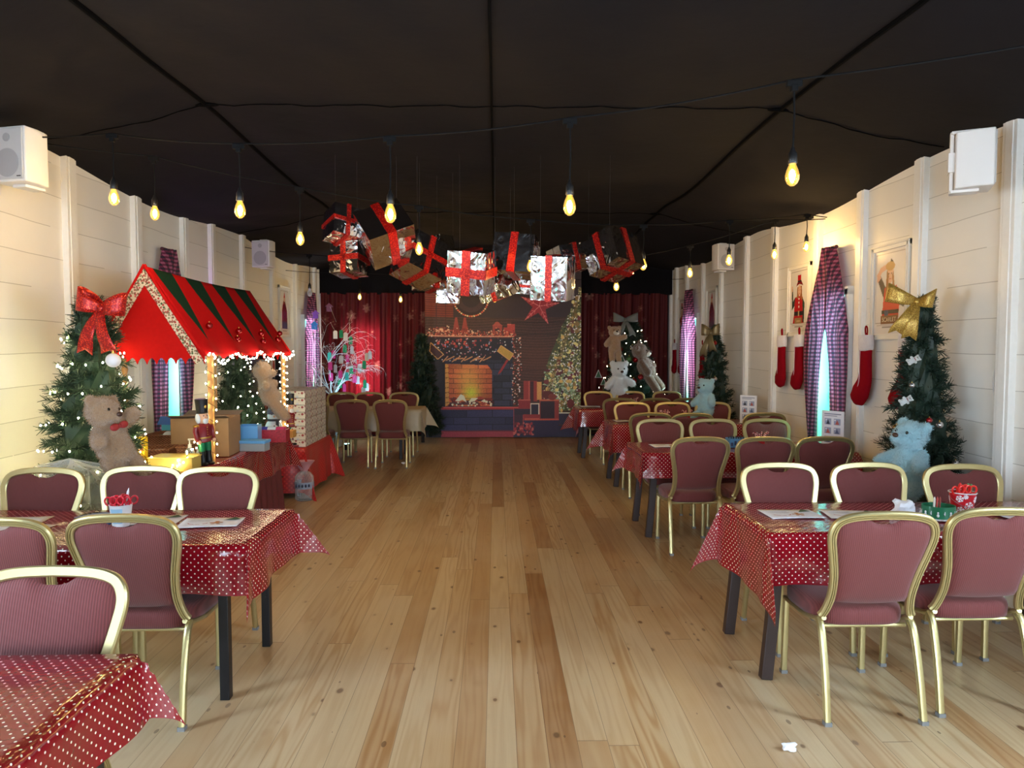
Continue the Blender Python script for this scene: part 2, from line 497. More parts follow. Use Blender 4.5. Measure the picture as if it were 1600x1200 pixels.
# ------------------------------------------------------------------ windows
TEAL = emit('teal_glass', (.07, .82, .70, 1), DAY_SIDE)
CLEAR = emit('clear_glass', (.42, .96, .96, 1), DAY_SIDE * 2.2)
GREENG = emit('green_glass', (.03, .60, .36, 1), DAY_SIDE * .6)
YELLG = emit('yellow_glass', (1.0, .86, .05, 1), DAY_SIDE * .6)
LEAD = mat('lead_came', rgb(46, 48, 52), .5, .6)
def window(n, sx, y, w):
    x = sx * (XW + .07)
    b = MB()
    h = WZ1 - WZ0; zc = (WZ0 + WZ1) / 2
    for s_ in (-1, 1): b.box((sx * (XW + .02), y + s_ * (w / 2 + .0), zc), (.16, .06, h + .1))
    for z in (WZ0, WZ1): b.box((sx * (XW + .02), y, z), (.16, w + .06, .06))
    f = struct(b.build('window_%d' % n, WHITE, smooth=0, bevel=.004))
    cs = w * .13
    g = MB()
    for s_ in (-1, 1): g.box((x, y + s_ * (cs + (w / 2 - cs) / 2), zc + .25), (.012, w / 2 - cs, h - .5))
    struct(g.build('teal_pane', (NEARG if y < 3 else TEAL), f, smooth=0))
    struct(MB().box((x, y, zc + .17), (.012, cs * 2, h - .34)).build('clear_pane', (NEARG if y < 3 else FARG if y > 10 else CLEAR), f, smooth=0))
    g = MB()
    for s_ in (-1, 1): g.box((x, y + s_ * (cs + (w / 2 - cs) / 2), WZ0 + .25), (.012, w / 2 - cs, .5))
    g.box((x, y, WZ0 + .09), (.012, cs * 2, .16))
    struct(g.build('green_pane', GREENG, f, smooth=0))
    g = MB(); M = Matrix(((0, 0, 1, x - sx * .012), (1, 0, 0, y - .10), (0, 1, 0, 1.17), (0, 0, 0, 1)))
    g.prism([(0, -.15), (.075, 0), (0, .15), (-.075, 0)], -.004, .004, M)
    struct(g.build('yellow_pane', YELLG, f, smooth=0))
    g = MB()
    for yy in (y - cs, y + cs): g.box((x - sx * .008, yy, zc), (.012, .009, h))
    for zz in (1.17, 1.62): g.box((x - sx * .008, y, zz), (.012, w, .009))
    struct(g.build('lead_came', LEAD, f, smooth=0))
k = 1
for y, w in WIN_R: window(k, 1, y, w); k += 1
for y, w in WIN_L: window(k, -1, y, w); k += 1
# ------------------------------------------------------------------ gingham window curtains
def gingham(name, a, bcol, c, tr):
    q = NT(name); uv = q.sep(q.coord('UV')); S = 26.0
    fu = q.math('LESS_THAN', q.math('FRACT', q.math('MULTIPLY', uv[0], S)), .5)
    fv = q.math('LESS_THAN', q.math('FRACT', q.math('MULTIPLY', uv[1], S)), .5)
    sm = q.math('MULTIPLY', q.math('ADD', fu, fv), .5)
    col = q.ramp(sm, [(0, a), (.5, bcol), (1, c)])
    q.base(col); q.set(rough=.6, sheen=.3)
    t = q.new('ShaderNodeBsdfTranslucent'); q.l(col, t.inputs[0])
    x = q.new('ShaderNodeMixShader'); x.inputs[0].default_value = tr
    q.l(q.p.outputs[0], x.inputs[1]); q.l(t.outputs[0], x.inputs[2]); q.l(x.outputs[0], q.out.inputs[0])
    return q.m
GING = gingham('pink_gingham', rgb(190, 104, 136), rgb(118, 48, 76), rgb(52, 42, 60), .52)
def curtain(sx, y, label, shut, ztop=2.62, zb=.74):
    """two gathered panels hung from one point over the window; shut = how far down the panels stay together"""
    t = thing('window_curtain', label, 'curtain', (sx * (XW - .03), y, zb), 0, 'gingham window curtains')
    def panel(side, w0, seed):
        def fn(u, v):                       # v 0 top .. 1 bottom, u 0 inner .. 1 outer
            mx = .50 if side > 0 else .36
            out = .08 + (mx - .08) * min(1, (v / .42)) ** .9
            if v > .55: out -= (.22 if side > 0 else .04) * ((v - .55) / .45) ** 1.3
            inn = -.02 if v < shut else .17 * ((v - shut) / (1 - shut)) ** .9
            yy = side * (inn + (out - inn) * u)
            fold = .022 * math.sin(u * 15 + seed + 2.2 * v) * min(1, .35 + v) + .012 * math.sin(u * 31 + 3 * v)
            bulge = .055 * math.sin(PI * min(1, u * .9 + .1)) + .035
            return (-sx * (bulge + fold + .02 + (.01 if side > 0 else 0)), yy, (ztop - zb) * (1 - v) + .02 * math.sin(u * 7 + seed) * (v > .97))
        return MB().grid(fn, 46, 60, uv=lambda u, v: (u * .62 * (.35 + .65 * min(1, v * 2.2)), v * (ztop - zb)))
    panel(1, 0, 0).build('curtain_panel', GING, t, smooth=180)
    panel(-1, 0, 1.9).build('curtain_panel', GING, t, smooth=180)
    b = MB().tube([(-sx * .05, -.10, ztop - zb - .005), (-sx * .05, .10, ztop - zb - .005)], .018, 8)
    b.build('gathering_hook', mat('dark_gathered_cloth', rgb(70, 24, 40), .8), t)
curtain(1, 6.80, 'gingham curtain over the window by the snowflake-bucket table wall', .43)
curtain(1, 11.75, 'gingham curtain on the far window behind the stockings and the light blue bear', .52)
curtain(-1, 7.08, 'gingham curtain on the window behind the market stall', .20)
curtain(-1, 12.45, 'gingham curtain on the window beside the white twig tree', .70)
# ================================================================== banquet chairs
def rib_mat():
    q = NT('mauve_ribbed_fabric'); o = q.coord(); s = q.sep(o)
    w = q.math('MULTIPLY_ADD', q.math('SINE', q.math('MULTIPLY', s[0], 2 * PI / .0085)), .5, .5)
    n = q.noise(o, 260, 2)
    c = q.mix(w, rgb(92, 42, 40), rgb(118, 58, 56))
    c = q.mix(q.math('MULTIPLY', n, .3), c, rgb(96, 42, 46))
    q.base(c); q.set(rough=.72, sheen=.2, spec=.25)
    q.bump(w, .35, .0016)
    return q.m
RIB = rib_mat()
GOLD = mat('pale_gold_metal', rgb(196, 182, 132), .36, .8, bump=(300, .05, .001))
RUBBER = mat('grey_foot_plastic', rgb(120, 120, 120), .6)
def flute(w, d):
    h, e = w / 2, d / 2
    return [(-h, -e * .55), (-h * .72, -e), (-h * .38, -e), (-h * .30, -e * .58), (-h * .18, -e * .58), (-h * .12, -e), (h * .12, -e), (h * .18, -e * .58), (h * .30, -e * .58), (h * .38, -e), (h * .72, -e), (h, -e * .55),
            (h, e * .55), (h * .72, e), (h * .30, e), (-h * .30, e), (-h * .72, e), (-h, e * .55)]
BACK2D = [(.206, .452), (.194, .474), (.183, .52), (.179, .58), (.188, .67), (.207, .76), (.221, .83), (.219, .873), (.200, .908), (.158, .928), (.09, .938), (0, .941)]
def lean(z): return -.185 - .15 * (z - .45) / .49 - .012 * math.sin(PI * (z - .45) / .49)
half = cr([(x, 0, z) for x, z in BACK2D], 4)
outline = [(p.x, p.z) for p in half] + [(-p.x, p.z) for p in reversed(half[:-1])]
def make_chair(label, group):
    t = thing('banquet_chair', label, 'chair', (0, 0, 0), 0, group)
    b = MB().sweep([(x, lean(z), z) for x, z in outline], flute(.036, .026), (0, 1, .30))
    b.build('back_frame', GOLD, t)
    # upholstered back, notched below the hand hold
    ins = []
    n = len(outline)
    for i in range(n):
        p, a, c = Vector(outline[i]), Vector(outline[max(i - 1, 0)]), Vector(outline[min(i + 1, n - 1)])
        tg = (c - a).normalized(); q = p + Vector((-tg.y, tg.x)) * .013
        if q.y > .535: ins.append(Vector((q.x, q.y - (.028 * math.exp(-(q.x / .062) ** 4) if q.y > .85 else 0))))
    for k in range(9):
        a = k / 8; ins.append(Vector((-.160 + .32 * a, .523 - .010 * math.sin(PI * a))))
    cz = .72
    rings = []
    prof = [(.02, .024), (.35, .023), (.62, .021), (.82, .017), (.94, .010), (1.0, .0)]
    for side in (1, -1):
        seq = prof if side == 1 else list(reversed(prof))[1:]
        for k, dpt in seq:
            rings.append([Vector(((q.x * k), lean(cz + (q.y - cz) * k) + side * (dpt + .002) , cz + (q.y - cz) * k)) for q in ins])
    MB().rings(rings).build('backrest', RIB, t, smooth=60)
    # seat cushion
    def se(kx, ky, z, m=40):
        out = []
        for j in range(m):
            a = 2 * PI * j / m; c_, s_ = math.cos(a), math.sin(a)
            x = (abs(c_) ** .45) * (1 if c_ > 0 else -1); y = (abs(s_) ** .45) * (1 if s_ > 0 else -1)
            w = .212 + .012 * y
            out.append(Vector((x * w * kx, .025 + y * .215 * ky, z)))
        return out
    MB().rings([se(.93, .93, .402), se(.985, .985, .408), se(1.0, 1.0, .43), se(1.0, 1.0, .455), se(.975, .975, .474), se(.90, .90, .487), se(.7, .7, .495), se(.35, .35, .499)]).build('seat', RIB, t, smooth=60)
    b = MB()
    for s_ in (-1, 1): b.tube([(s_ * .197, -.20, .447), (s_ * .2, -.12, .415), (s_ * .203, .0, .394), (s_ * .203, .21, .394)], .012, 8)
    for y in (-.15, .21): b.tube([(-.2, y, .392), (.2, y, .392)], .010, 8)
    b.build('seat_frame', GOLD, t)
    pf = flute(.029, .026)
    for s_ in (-1, 1):
        pts = cr([(s_ * .205, -.165, .432), (s_ * .208, -.205, .385), (s_ * .211, -.255, .20), (s_ * .214, -.288, .012)], 5)
        l = MB().sweep(pts, pf, (1, 0, 0)).build('leg', GOLD, t)
        MB().box((s_ * .2142, -.2885, .009), (.031, .031, .018)).build('foot_cap', RUBBER, l, smooth=0)
        pts = [(s_ * .196, .213, .40), (s_ * .198, .216, .2), (s_ * .2, .222, .012)]
        l = MB().sweep(pts, pf, (1, 0, 0)).build('leg', GOLD, t)
        MB().box((s_ * .2, .222, .009), (.031, .031, .018)).build('foot_cap', RUBBER, l, smooth=0)
    return t
chair0 = None
def chair(x, y, face, label, group, dz=0):
    """x, y = floor point under the seat; face +1 looks down the room (back to the camera), -1 looks at the camera"""
    global chair0
    if chair0 is None: chair0 = o = make_chair(label, group)
    else: o = copy_tree(chair0, label)
    o['group'] = group
    o.location = (x, y, 0)
    o.rotation_euler = (0, 0, (0 if face > 0 else PI) + dz)
    return o
# ================================================================== tables and cloths
def dots_mat(name, base, dot, under, rough=.16, s=.034, r=.0033, crease=1.0):
    q = NT(name); uv = q.coord('UV')
    def lat(off):
        v = q.vmath('ADD', q.vmath('SCALE', uv, 1 / s), (off, off, 0))
        v = q.vmath('SUBTRACT', q.vmath('FRACTION', v), (.5, .5, 0))
        p = q.sep(v); return q.math('LESS_THAN', q.vmath('LENGTH', q.comb(p[0], p[1], 0.0)), r / s)
    d = q.math('MAXIMUM', lat(0.0), lat(.5))
    back = q.new('ShaderNodeNewGeometry').outputs['Backfacing']
    b0 = q.mix(back, base, under)
    c = q.mix(d, b0, dot)
    q.base(c)
    q.set(rough=q.math('MULTIPLY_ADD', back, .35, rough), spec=.55, coat=.35, coatr=.08)
    w = q.noise(uv, 4.5, 3, .5, 1.2)
    w2 = q.noise(uv, 24.0, 3, .5, .8)
    us = q.sep(uv)
    f1 = q.math('PINGPONG', us[0], .155); f2 = q.math('PINGPONG', us[1], .135)
    fold = q.math('MAXIMUM', q.math('LESS_THAN', f1, .004), q.math('LESS_THAN', f2, .004))
    h = q.math('ADD', q.math('MULTIPLY', w, 1.0), q.math('MULTIPLY', w2, .10))
    h = q.math('ADD', h, q.math('MULTIPLY', fold, .10))
    q.bump(h, .5 * crease, .025)
    return q.m
VINYL = dots_mat('red_polka_vinyl', rgb(132, 12, 26), rgb(246, 226, 214), rgb(214, 150, 166))
BEIGE_CLOTH = mat('beige_cloth', rgb(190, 172, 140), .38, var=.05, varscale=4, bump=(5, .4, .03))
def cloth(name, label, x0, x1, y0, y1, z, dx0, dx1, dy0, dy1, m, flare=None, seed=0, step=.028, group='table coverings'):
    rnd = random.Random(seed); ph = [rnd.uniform(0, 6.28) for _ in range(8)]
    def axis(a, b_, d0, d1):
        n0 = max(2, round(d0 / step)) if d0 > .01 else 1
        n1 = max(2, round(d1 / step)) if d1 > .01 else 1
        nm = max(4, round((b_ - a) / (step * 1.6)))
        r = [a - d0 + d0 * i / n0 for i in range(n0)] + [a + (b_ - a) * i / nm for i in range(nm)] + [b_ + d1 * i / n1 for i in range(n1 + 1)]
        return r
    U, V = axis(x0, x1, dx0, dx1), axis(y0, y1, dy0, dy1)
    flare = flare or {}
    def P(u, v):
        a = (x0 - u) if u < x0 else ((u - x1) if u > x1 else 0); sa = -1 if u < x0 else 1
        b_ = (y0 - v) if v < y0 else ((v - y1) if v > y1 else 0); sb = -1 if v < y0 else 1
        X, Y = min(max(u, x0), x1), min(max(v, y0), y1)
        zz = z + .0025 * math.sin(9 * u + ph[0]) * math.sin(11 * v + ph[1])
        if a == 0 and b_ == 0: return (X, Y, zz)
        r = math.hypot(a, b_); th = math.atan2(b_, a)
        s2 = math.sin(2 * th)
        fl, fx, fy = (tuple(flare.get((sa, sb), .3)) if isinstance(flare.get((sa, sb), .3), tuple) else (flare.get((sa, sb), .3), .72, .72))
        out = r * fl * max(0, s2) ** 1.5
        off = .010 * min(1, r / .03) + .05 * r
        wav = .016 * min(1, r / .25) * (math.sin(8.5 * (u if b_ else v) + ph[2]) + .5 * math.sin(19 * (u if b_ else v) + ph[3])) * (1 - s2)
        ox = sa * (off + wav) * math.cos(th) + sa * out * fx
        oy = sb * (off + wav) * math.sin(th) + sb * out * fy
        if b_ == 0: oy = 0
        if a == 0: ox = 0
        h = math.sqrt(max(r * r - out * out, 0))
        h = h - .004 * min(1, r / .02)
        return (X + ox, Y + oy, zz - max(h, 0) + .0)
    vs = [P(u, v) for v in V for u in U]; uvs = [(u, v) for v in V for u in U]; w = len(U)
    b = MB().add(vs, [(j * w + i, j * w + i + 1, (j + 1) * w + i + 1, (j + 1) * w + i) for j in range(len(V) - 1) for i in range(w - 1)], uvs)
    return tag(b.build(name, m, smooth=75), label, 'tablecloth', group)
DARKWOOD = mat('dark_brown_wood', rgb(44, 30, 28), .42, bump=(60, .1, .003))
BLACKLEG = mat('black_steel', rgb(22, 22, 26), .38, .2)
def table(label, x0, x1, y0, y1, legx, curved, z=.745, group='dining tables', ins=.06):
    t = thing('dining_table', label, 'table', ((x0 + x1) / 2, (y0 + y1) / 2, 0), 0, group)
    cx, cy = (x0 + x1) / 2, (y0 + y1) / 2
    m = DARKWOOD if curved else BLACKLEG
    MB().box((0, 0, z - .016), (x1 - x0 - .01, y1 - y0 - .01, .028)).build('tabletop', DARKWOOD, t, smooth=0, bevel=.004)
    b = MB()
    for s_ in (-1, 1): b.box((0, s_ * ((y1 - y0) / 2 - ins - .02), z - .065), (x1 - x0 - .2, .022, .07))
    b.build('apron', m, t, smooth=0)
    for lx in legx:
        sx = 1 if lx > cx else -1
        for sy in (-1, 1):
            px, py = lx - cx, sy * ((y1 - y0) / 2 - ins)
            if curved:
                pts = cr([(px - sx * .050, py - sy * .012, z - .03), (px - sx * .018, py, .55), (px - sx * .004, py, .32), (px + sx * .026, py + sy * .004, .0)], 5)
                pr = [(-.029, -.024), (.029, -.024), (.029, .024), (-.029, .024)]
                MB().sweep(pts, pr, (0, 1, 0)).build('leg', m, t, smooth=40, bevel=.004)
            else:
                MB().box((px, py, (z - .03) / 2), (.045, .045, z - .03)).build('leg', m, t, smooth=0, bevel=.003)
    return t
ZT = .75
# --- tables along the windows on the far-wall side of the aisle
table('dark-legged table under the polka cloth with the snowflake bucket', 1.34, 3.18, 3.40, 4.08, (1.375, 3.1), True)
cloth('tablecloth', 'red polka-dot vinyl cloth holding the snowflake bucket', 1.33, 3.19, 3.39, 4.09, ZT, .34, .05, .258, .34, VINYL, {(-1, -1): (.48, .12, 1), (-1, 1): (.34, 1, .2)}, 1)
table('dark-legged table under the polka cloth with the blue tin', 1.28, 3.14, 6.08, 6.78, (1.36, 3.05), True)
cloth('tablecloth', 'red polka-dot vinyl cloth holding the blue tin', 1.27, 3.15, 6.07, 6.79, ZT, .25, .05, .22, .24, VINYL, {(-1, -1): (.4, .3, 1), (-1, 1): (.4, 1, .2)}, 2)
table('dark-legged table under the polka cloth with the candy-cane cup', 1.40, 3.14, 8.36, 9.02, (1.46, 3.05), True)
cloth('tablecloth', 'red polka-dot vinyl cloth holding the candy-cane cup', 1.39, 3.15, 8.35, 9.03, ZT, .35, .05, .33, .30, VINYL, {(-1, -1): (.4, .4, 1), (-1, 1): (.45, 1, .2)}, 3)
table('dark-legged table nearest the lit fir with plush bears', 1.26, 3.08, 10.60, 11.24, (1.34, 3.0), True)
cloth('tablecloth', 'red polka-dot vinyl cloth nearest the lit fir with bears', 1.25, 3.09, 10.59, 11.25, ZT, .36, .05, .27, .28, VINYL, {(-1, -1): (.3, .4, 1), (-1, 1): (.45, 1, .2)}, 4)
# --- tables on the stall side
table('black-legged table under the polka cloth with the scissors cup', -3.05, -1.15, 3.25, 3.97, (-1.275, -2.95), False)
cloth('tablecloth', 'red polka-dot vinyl cloth holding the scissors cup', -3.06, -1.14, 3.24, 3.98, ZT, .04, .25, .225, .22, VINYL, {(1, -1): (.42, .2, 1), (1, 1): (.52, 1, .2)}, 5)
table('black-legged table under the bare polka cloth closest to the camera', -2.9, -1.07, 1.34, 2.07, (-1.16, -2.8), False)
cloth('tablecloth', 'bare red polka-dot vinyl cloth closest to the camera', -2.91, -1.06, 1.33, 2.08, ZT, .04, .20, .22, .2, VINYL, {(1, -1): .3, (1, 1): (.4, 1, .2)}, 6)
table('black-legged table under the plain beige cloth', -2.95, -1.12, 10.52, 11.18, (-1.42, -2.85), False)
cloth('tablecloth', 'plain beige cloth on the table before the twig tree', -2.96, -1.11, 10.51, 11.19, ZT, .04, .30, .32, .28, BEIGE_CLOTH, {(1, -1): (.4, .4, 1), (1, 1): (.45, 1, .2)}, 7)
# ------------------------------------------------------------------ chairs at the tables
NB = 'mauve banquet chair with its back to the camera, '
NF = 'mauve banquet chair facing the camera, '
def row(tab, grp, near, far, nearname=('aisle end', 'middle', 'wall end')):
    g = 'banquet chairs'
    for i, (x, y, r) in enumerate(near): chair(x, y, 1, NB + tab + ', ' + nearname[i], g, r)
    for i, (x, y, r) in enumerate(far): chair(x, y, -1, NF + tab + ', ' + nearname[i], g, r)
row('snowflake-bucket table', 'r1', [(1.665, 3.295, 0), (2.21, 3.36, 0)], [(1.72, 3.93, 0), (2.275, 3.925, .03), (2.79, 3.85, -.02)])
row('blue-tin table', 'r2', [(1.61, 5.87, .02), (2.13, 5.86, 0), (2.61, 5.87, 0)], [(1.62, 6.65, 0), (2.145, 6.64, 0), (2.68, 6.64, 0)])
row('candy-cane-cup table', 'r3', [(1.69, 8.02, 0), (2.13, 7.95, 0), (2.93, 7.98, 0)], [(1.77, 8.88, 0), (2.30, 8.88, 0), (2.83, 8.88, 0)])
row('table by the lit fir', 'r4', [(1.76, 10.3, -.05), (2.25, 10.28, 0), (2.72, 10.28, 0)], [(1.67, 11.25, 0), (2.2, 11.25, 0), (2.80, 11.25, 0)])
row('scissors-cup table', 'l1', [(-1.575, 3.32, 0), (-2.07, 3.27, 0)], [(-1.63, 3.85, 0), (-2.08, 3.89, .02), (-2.63, 3.84, 0)])
row('bare polka table', 'l0', [], [(-1.41, 1.935, 0)])
row('beige-cloth table', 'l3', [(-1.45, 10.05, 0), (-2.0, 10.08, .05), (-2.52, 10.05, 0)], [(-1.47, 11.06, 0), (-2.02, 11.06, 0), (-2.46, 11.06, 0)])
# ================================================================== festoon lights
CABLE = mat('black_cable', rgb(12, 11, 12), .8, spec=.15)
FILA = emit('filament_glow', (1.0, .74, .42, 1), BULB)
def bulb_glass():
    q = NT('amber_bulb_glass'); q.n.remove(q.p)
    t = q.new('ShaderNodeBsdfTransparent'); t.inputs[0].default_value = (1.0, .84, .5, 1)
    g = q.new('ShaderNodeBsdfGlossy'); g.inputs[0].default_value = (1, .9, .7, 1); g.inputs['Roughness'].default_value = .03
    lw = q.new('ShaderNodeLayerWeight'); lw.inputs[0].default_value = .25
    x = q.new('ShaderNodeMixShader'); q.l(lw.outputs['Fresnel'], x.inputs[0]); q.l(t.outputs[0], x.inputs[1]); q.l(g.outputs[0], x.inputs[2])
    e = q.new('ShaderNodeEmission'); e.inputs[0].default_value = (1.0, .60, .10, 1); e.inputs[1].default_value = .75
    a = q.new('ShaderNodeAddShader'); q.l(x.outputs[0], a.inputs[0]); q.l(e.outputs[0], a.inputs[1])
    q.l(a.outputs[0], q.out.inputs[0]); q.m.cycles.emission_sampling = 'NONE'
    return q.m
BULBG = bulb_glass()
CLEARG = None
def clear_plastic(name='clear_plastic', tint=(1, 1, 1, 1), op=.25, rough=.08, white=(.9, .93, .95, 1)):
    if name in MATS: return MATS[name]
    q = NT(name); q.base(white); q.set(rough=rough, spec=.7)
    t = q.new('ShaderNodeBsdfTransparent'); t.inputs[0].default_value = tint
    lw = q.new('ShaderNodeLayerWeight'); lw.inputs[0].default_value = .35
    f = q.math('ADD', q.math('MULTIPLY', lw.outputs['Facing'], .55), op)
    x = q.new('ShaderNodeMixShader'); q.l(f, x.inputs[0]); q.l(t.outputs[0], x.inputs[1]); q.l(q.p.outputs[0], x.inputs[2]); q.l(x.outputs[0], q.out.inputs[0])
    MATS[name] = q.m
    return q.m
PEND = {}
def pendant(hook, bulb, label, lit=True):
    t = thing('pendant_bulb', label, 'light bulb', hook, 0, 'filament bulbs on the festoon cables')
    d = Vector(bulb) - Vector(hook); L = d.length
    key = 'lit' if lit else 'off'
    b = MB().tube([(0, 0, -.02), d * .35 + Vector((.004, 0, 0)), d + Vector((0, 0, .105))], .0042, 6); b.build('cord', CABLE, t)
    def part(nm, mk, par):
        k = nm + key
        if k in PEND: o = PEND[k].copy(); C.objects.link(o)
        else: o = mk(); PEND[k] = o
        o.parent = par; o.location = (0, 0, 0)
        return o
    c = part('hook', lambda: MB().box((0, 0, 0), (.07, .026, .03)).box((0, 0, -.02), (.03, .03, .03)).build('cable_tee', CABLE, smooth=0, bevel=.004), t)
    s_ = part('sock', lambda: MB().lathe([(.006, .115), (.011, .10), (.019, .085), (.021, .045), (.019, .04)], n=14).build('socket', BLACK), t)
    s_.location = d
    g = part('glass', lambda: MB().lathe([(.013, .046), (.016, .034), (.025, .012), (.031, -.012), (.030, -.030), (.022, -.048), (.010, -.058), (.001, -.060)], n=18).build('bulb', BULBG if lit else clear_plastic()), t)
    g.location = d
    part('fil', lambda: MB().ell((0, 0, -.012), (.0135, .0135, .026), n=10, m=7).build('filament', FILA if lit else mat('dull_filament', rgb(120, 100, 70), .5)), g)
    return t
def festoon(label, ends, bulbs, line, lab):
    hooks = []
    for i, (bx, by, hy, *off) in enumerate(bulbs):
        (x0, d0, kx, kd) = line
        r = (at(bx, by, Y=1.0).x)
        t_ = (r * d0 - x0) / (kx - r * kd)
        y = d0 + kd * t_
        B = at(bx, by, Y=y); H = at(bx + (2 if bx > 1100 else 0), hy, Y=y); H.x = B.x
        hooks.append(H)
        pendant(H, B, lab[i], not off)
    P = [Vector(ends[0])] + hooks + [Vector(ends[1])]
    P.sort(key=lambda p: p.x)
    pts = []
    for a, b in zip(P[:-1], P[1:]):
        for k in range(8):
            u = k / 8; q = a.lerp(b, u); q.z -= .035 * (b - a).length * 4 * u * (1 - u) * .5 - .018; pts.append(q)
    pts.append(P[-1] + Vector((0, 0, .018)))
    tag(MB().tube(pts, .0048, 6).build('festoon_cable', CABLE), label, 'cable', 'festoon cables')
ORD = ['first', 'second', 'third', 'fourth', 'fifth', 'sixth', 'seventh']
festoon('black festoon cable crossing in front of the foil gifts', ((-3.27, 4.78, 3.02), (3.27, 2.55, 3.0)),
        [(178, 306, 213), (375, 325, 229), (610, 331, 218), (890, 318, 190), (1238, 270, 131)], (-3.2, 4.8, 6.3, -2.2),
        [ORD[i] + ' glowing bulb from the stall wall on the cable before the gifts' for i in range(5)])
festoon('black festoon cable running behind the foil gifts to the gingham window wall', ((-3.27, 4.80, 3.03), (3.27, 7.02, 2.93)),
        [(242, 331, 248), (469, 371, 296), (655, 387, 325), (829, 414, 346), (1005, 412, 354), (1139, 405, 347), (1260, 384, 337)], (-3.2, 4.8, 6.3, 2.2),
        [ORD[i] + ' glowing bulb from the stall wall on the cable behind the gifts' for i in range(7)])
festoon('black festoon cable crossing before the beams at mid room', ((3.27, 7.05, 2.92), (-3.27, 9.36, 2.95)),
        [(1210, 396, 346), (1078, 425, 386), (963, 446, 408), (484, 456, 400, 1)], (3.2, 7.05, -6.4, 2.3),
        ['glowing bulb beside the far wall speaker, first on the mid-room cable', 'glowing bulb before the far window, second on the mid-room cable', 'glowing bulb above the lit fir, third on the mid-room cable', 'unlit bulb hanging above the white twig tree'])
festoon('black festoon cable strung in front of the fireplace backdrop', ((-3.27, 11.2, 2.85), (3.27, 12.4, 2.85)),
        [(562, 463, 428), (626, 467, 430), (694, 468, 430), (773, 467, 430)], (-3.2, 11.2, 6.4, 1.2),
        [ORD[i] + ' glowing bulb from the stall wall on the cable before the fireplace backdrop' for i in range(4)])
# ================================================================== hanging foil gifts
def foil_mat():
    q = NT('silver_foil'); o = q.coord()
    q.base((.74, .74, .77, 1)); q.set(metal=1.0, rough=.09)
    w = q.new('ShaderNodeTexNoise'); q.l(o, w.inputs['Vector']); w.inputs['Scale'].default_value = 5
    v = q.vmath('ADD', o, q.vmath('SCALE', w.outputs['Color'], .22))
    s = q.sep(v)
    v2 = q.comb(q.math('MULTIPLY', q.math('ADD', s[0], s[1]), 2.6), q.math('MULTIPLY', q.math('SUBTRACT', s[0], s[1]), 3.6), q.math('MULTIPLY', s[2], 1.5))
    n = q.noise(v2, 1.5, 1.2, .45, 1.0)
    r = q.math('ABSOLUTE', q.math('SUBTRACT', n, .5))
    e = q.voro(v, 7, 'Distance', 'DISTANCE_TO_EDGE')
    q.bump(q.math('ADD', q.math('MULTIPLY', r, 1.0), q.math('MULTIPLY', e, .10)), .5, .05)
    return q.m
def glitter_mat(name, base, bright, scale=420, em=0):
    q = NT(name); o = q.coord()
    c = q.white(q.vmath('FLOOR', q.vmath('SCALE', o, float(scale))))
    f = q.math('GREATER_THAN', c, .80)
    q.base(q.mix(f, base, bright)); q.set(metal=q.math('MULTIPLY_ADD', f, .4, .35), rough=.34)
    nv = q.new('ShaderNodeTexWhiteNoise', noise_dimensions='3D'); q.l(q.vmath('FLOOR', q.vmath('SCALE', o, float(scale))), nv.inputs['Vector'])
    q.bump(nv.outputs['Value'], .6, .004)
    return q.m
FOIL = foil_mat()
GLIT = glitter_mat('red_glitter_ribbon', rgb(158, 10, 16), rgb(255, 80, 50), 190)
LINE = mat('nylon_line', rgb(70, 66, 66), .4)
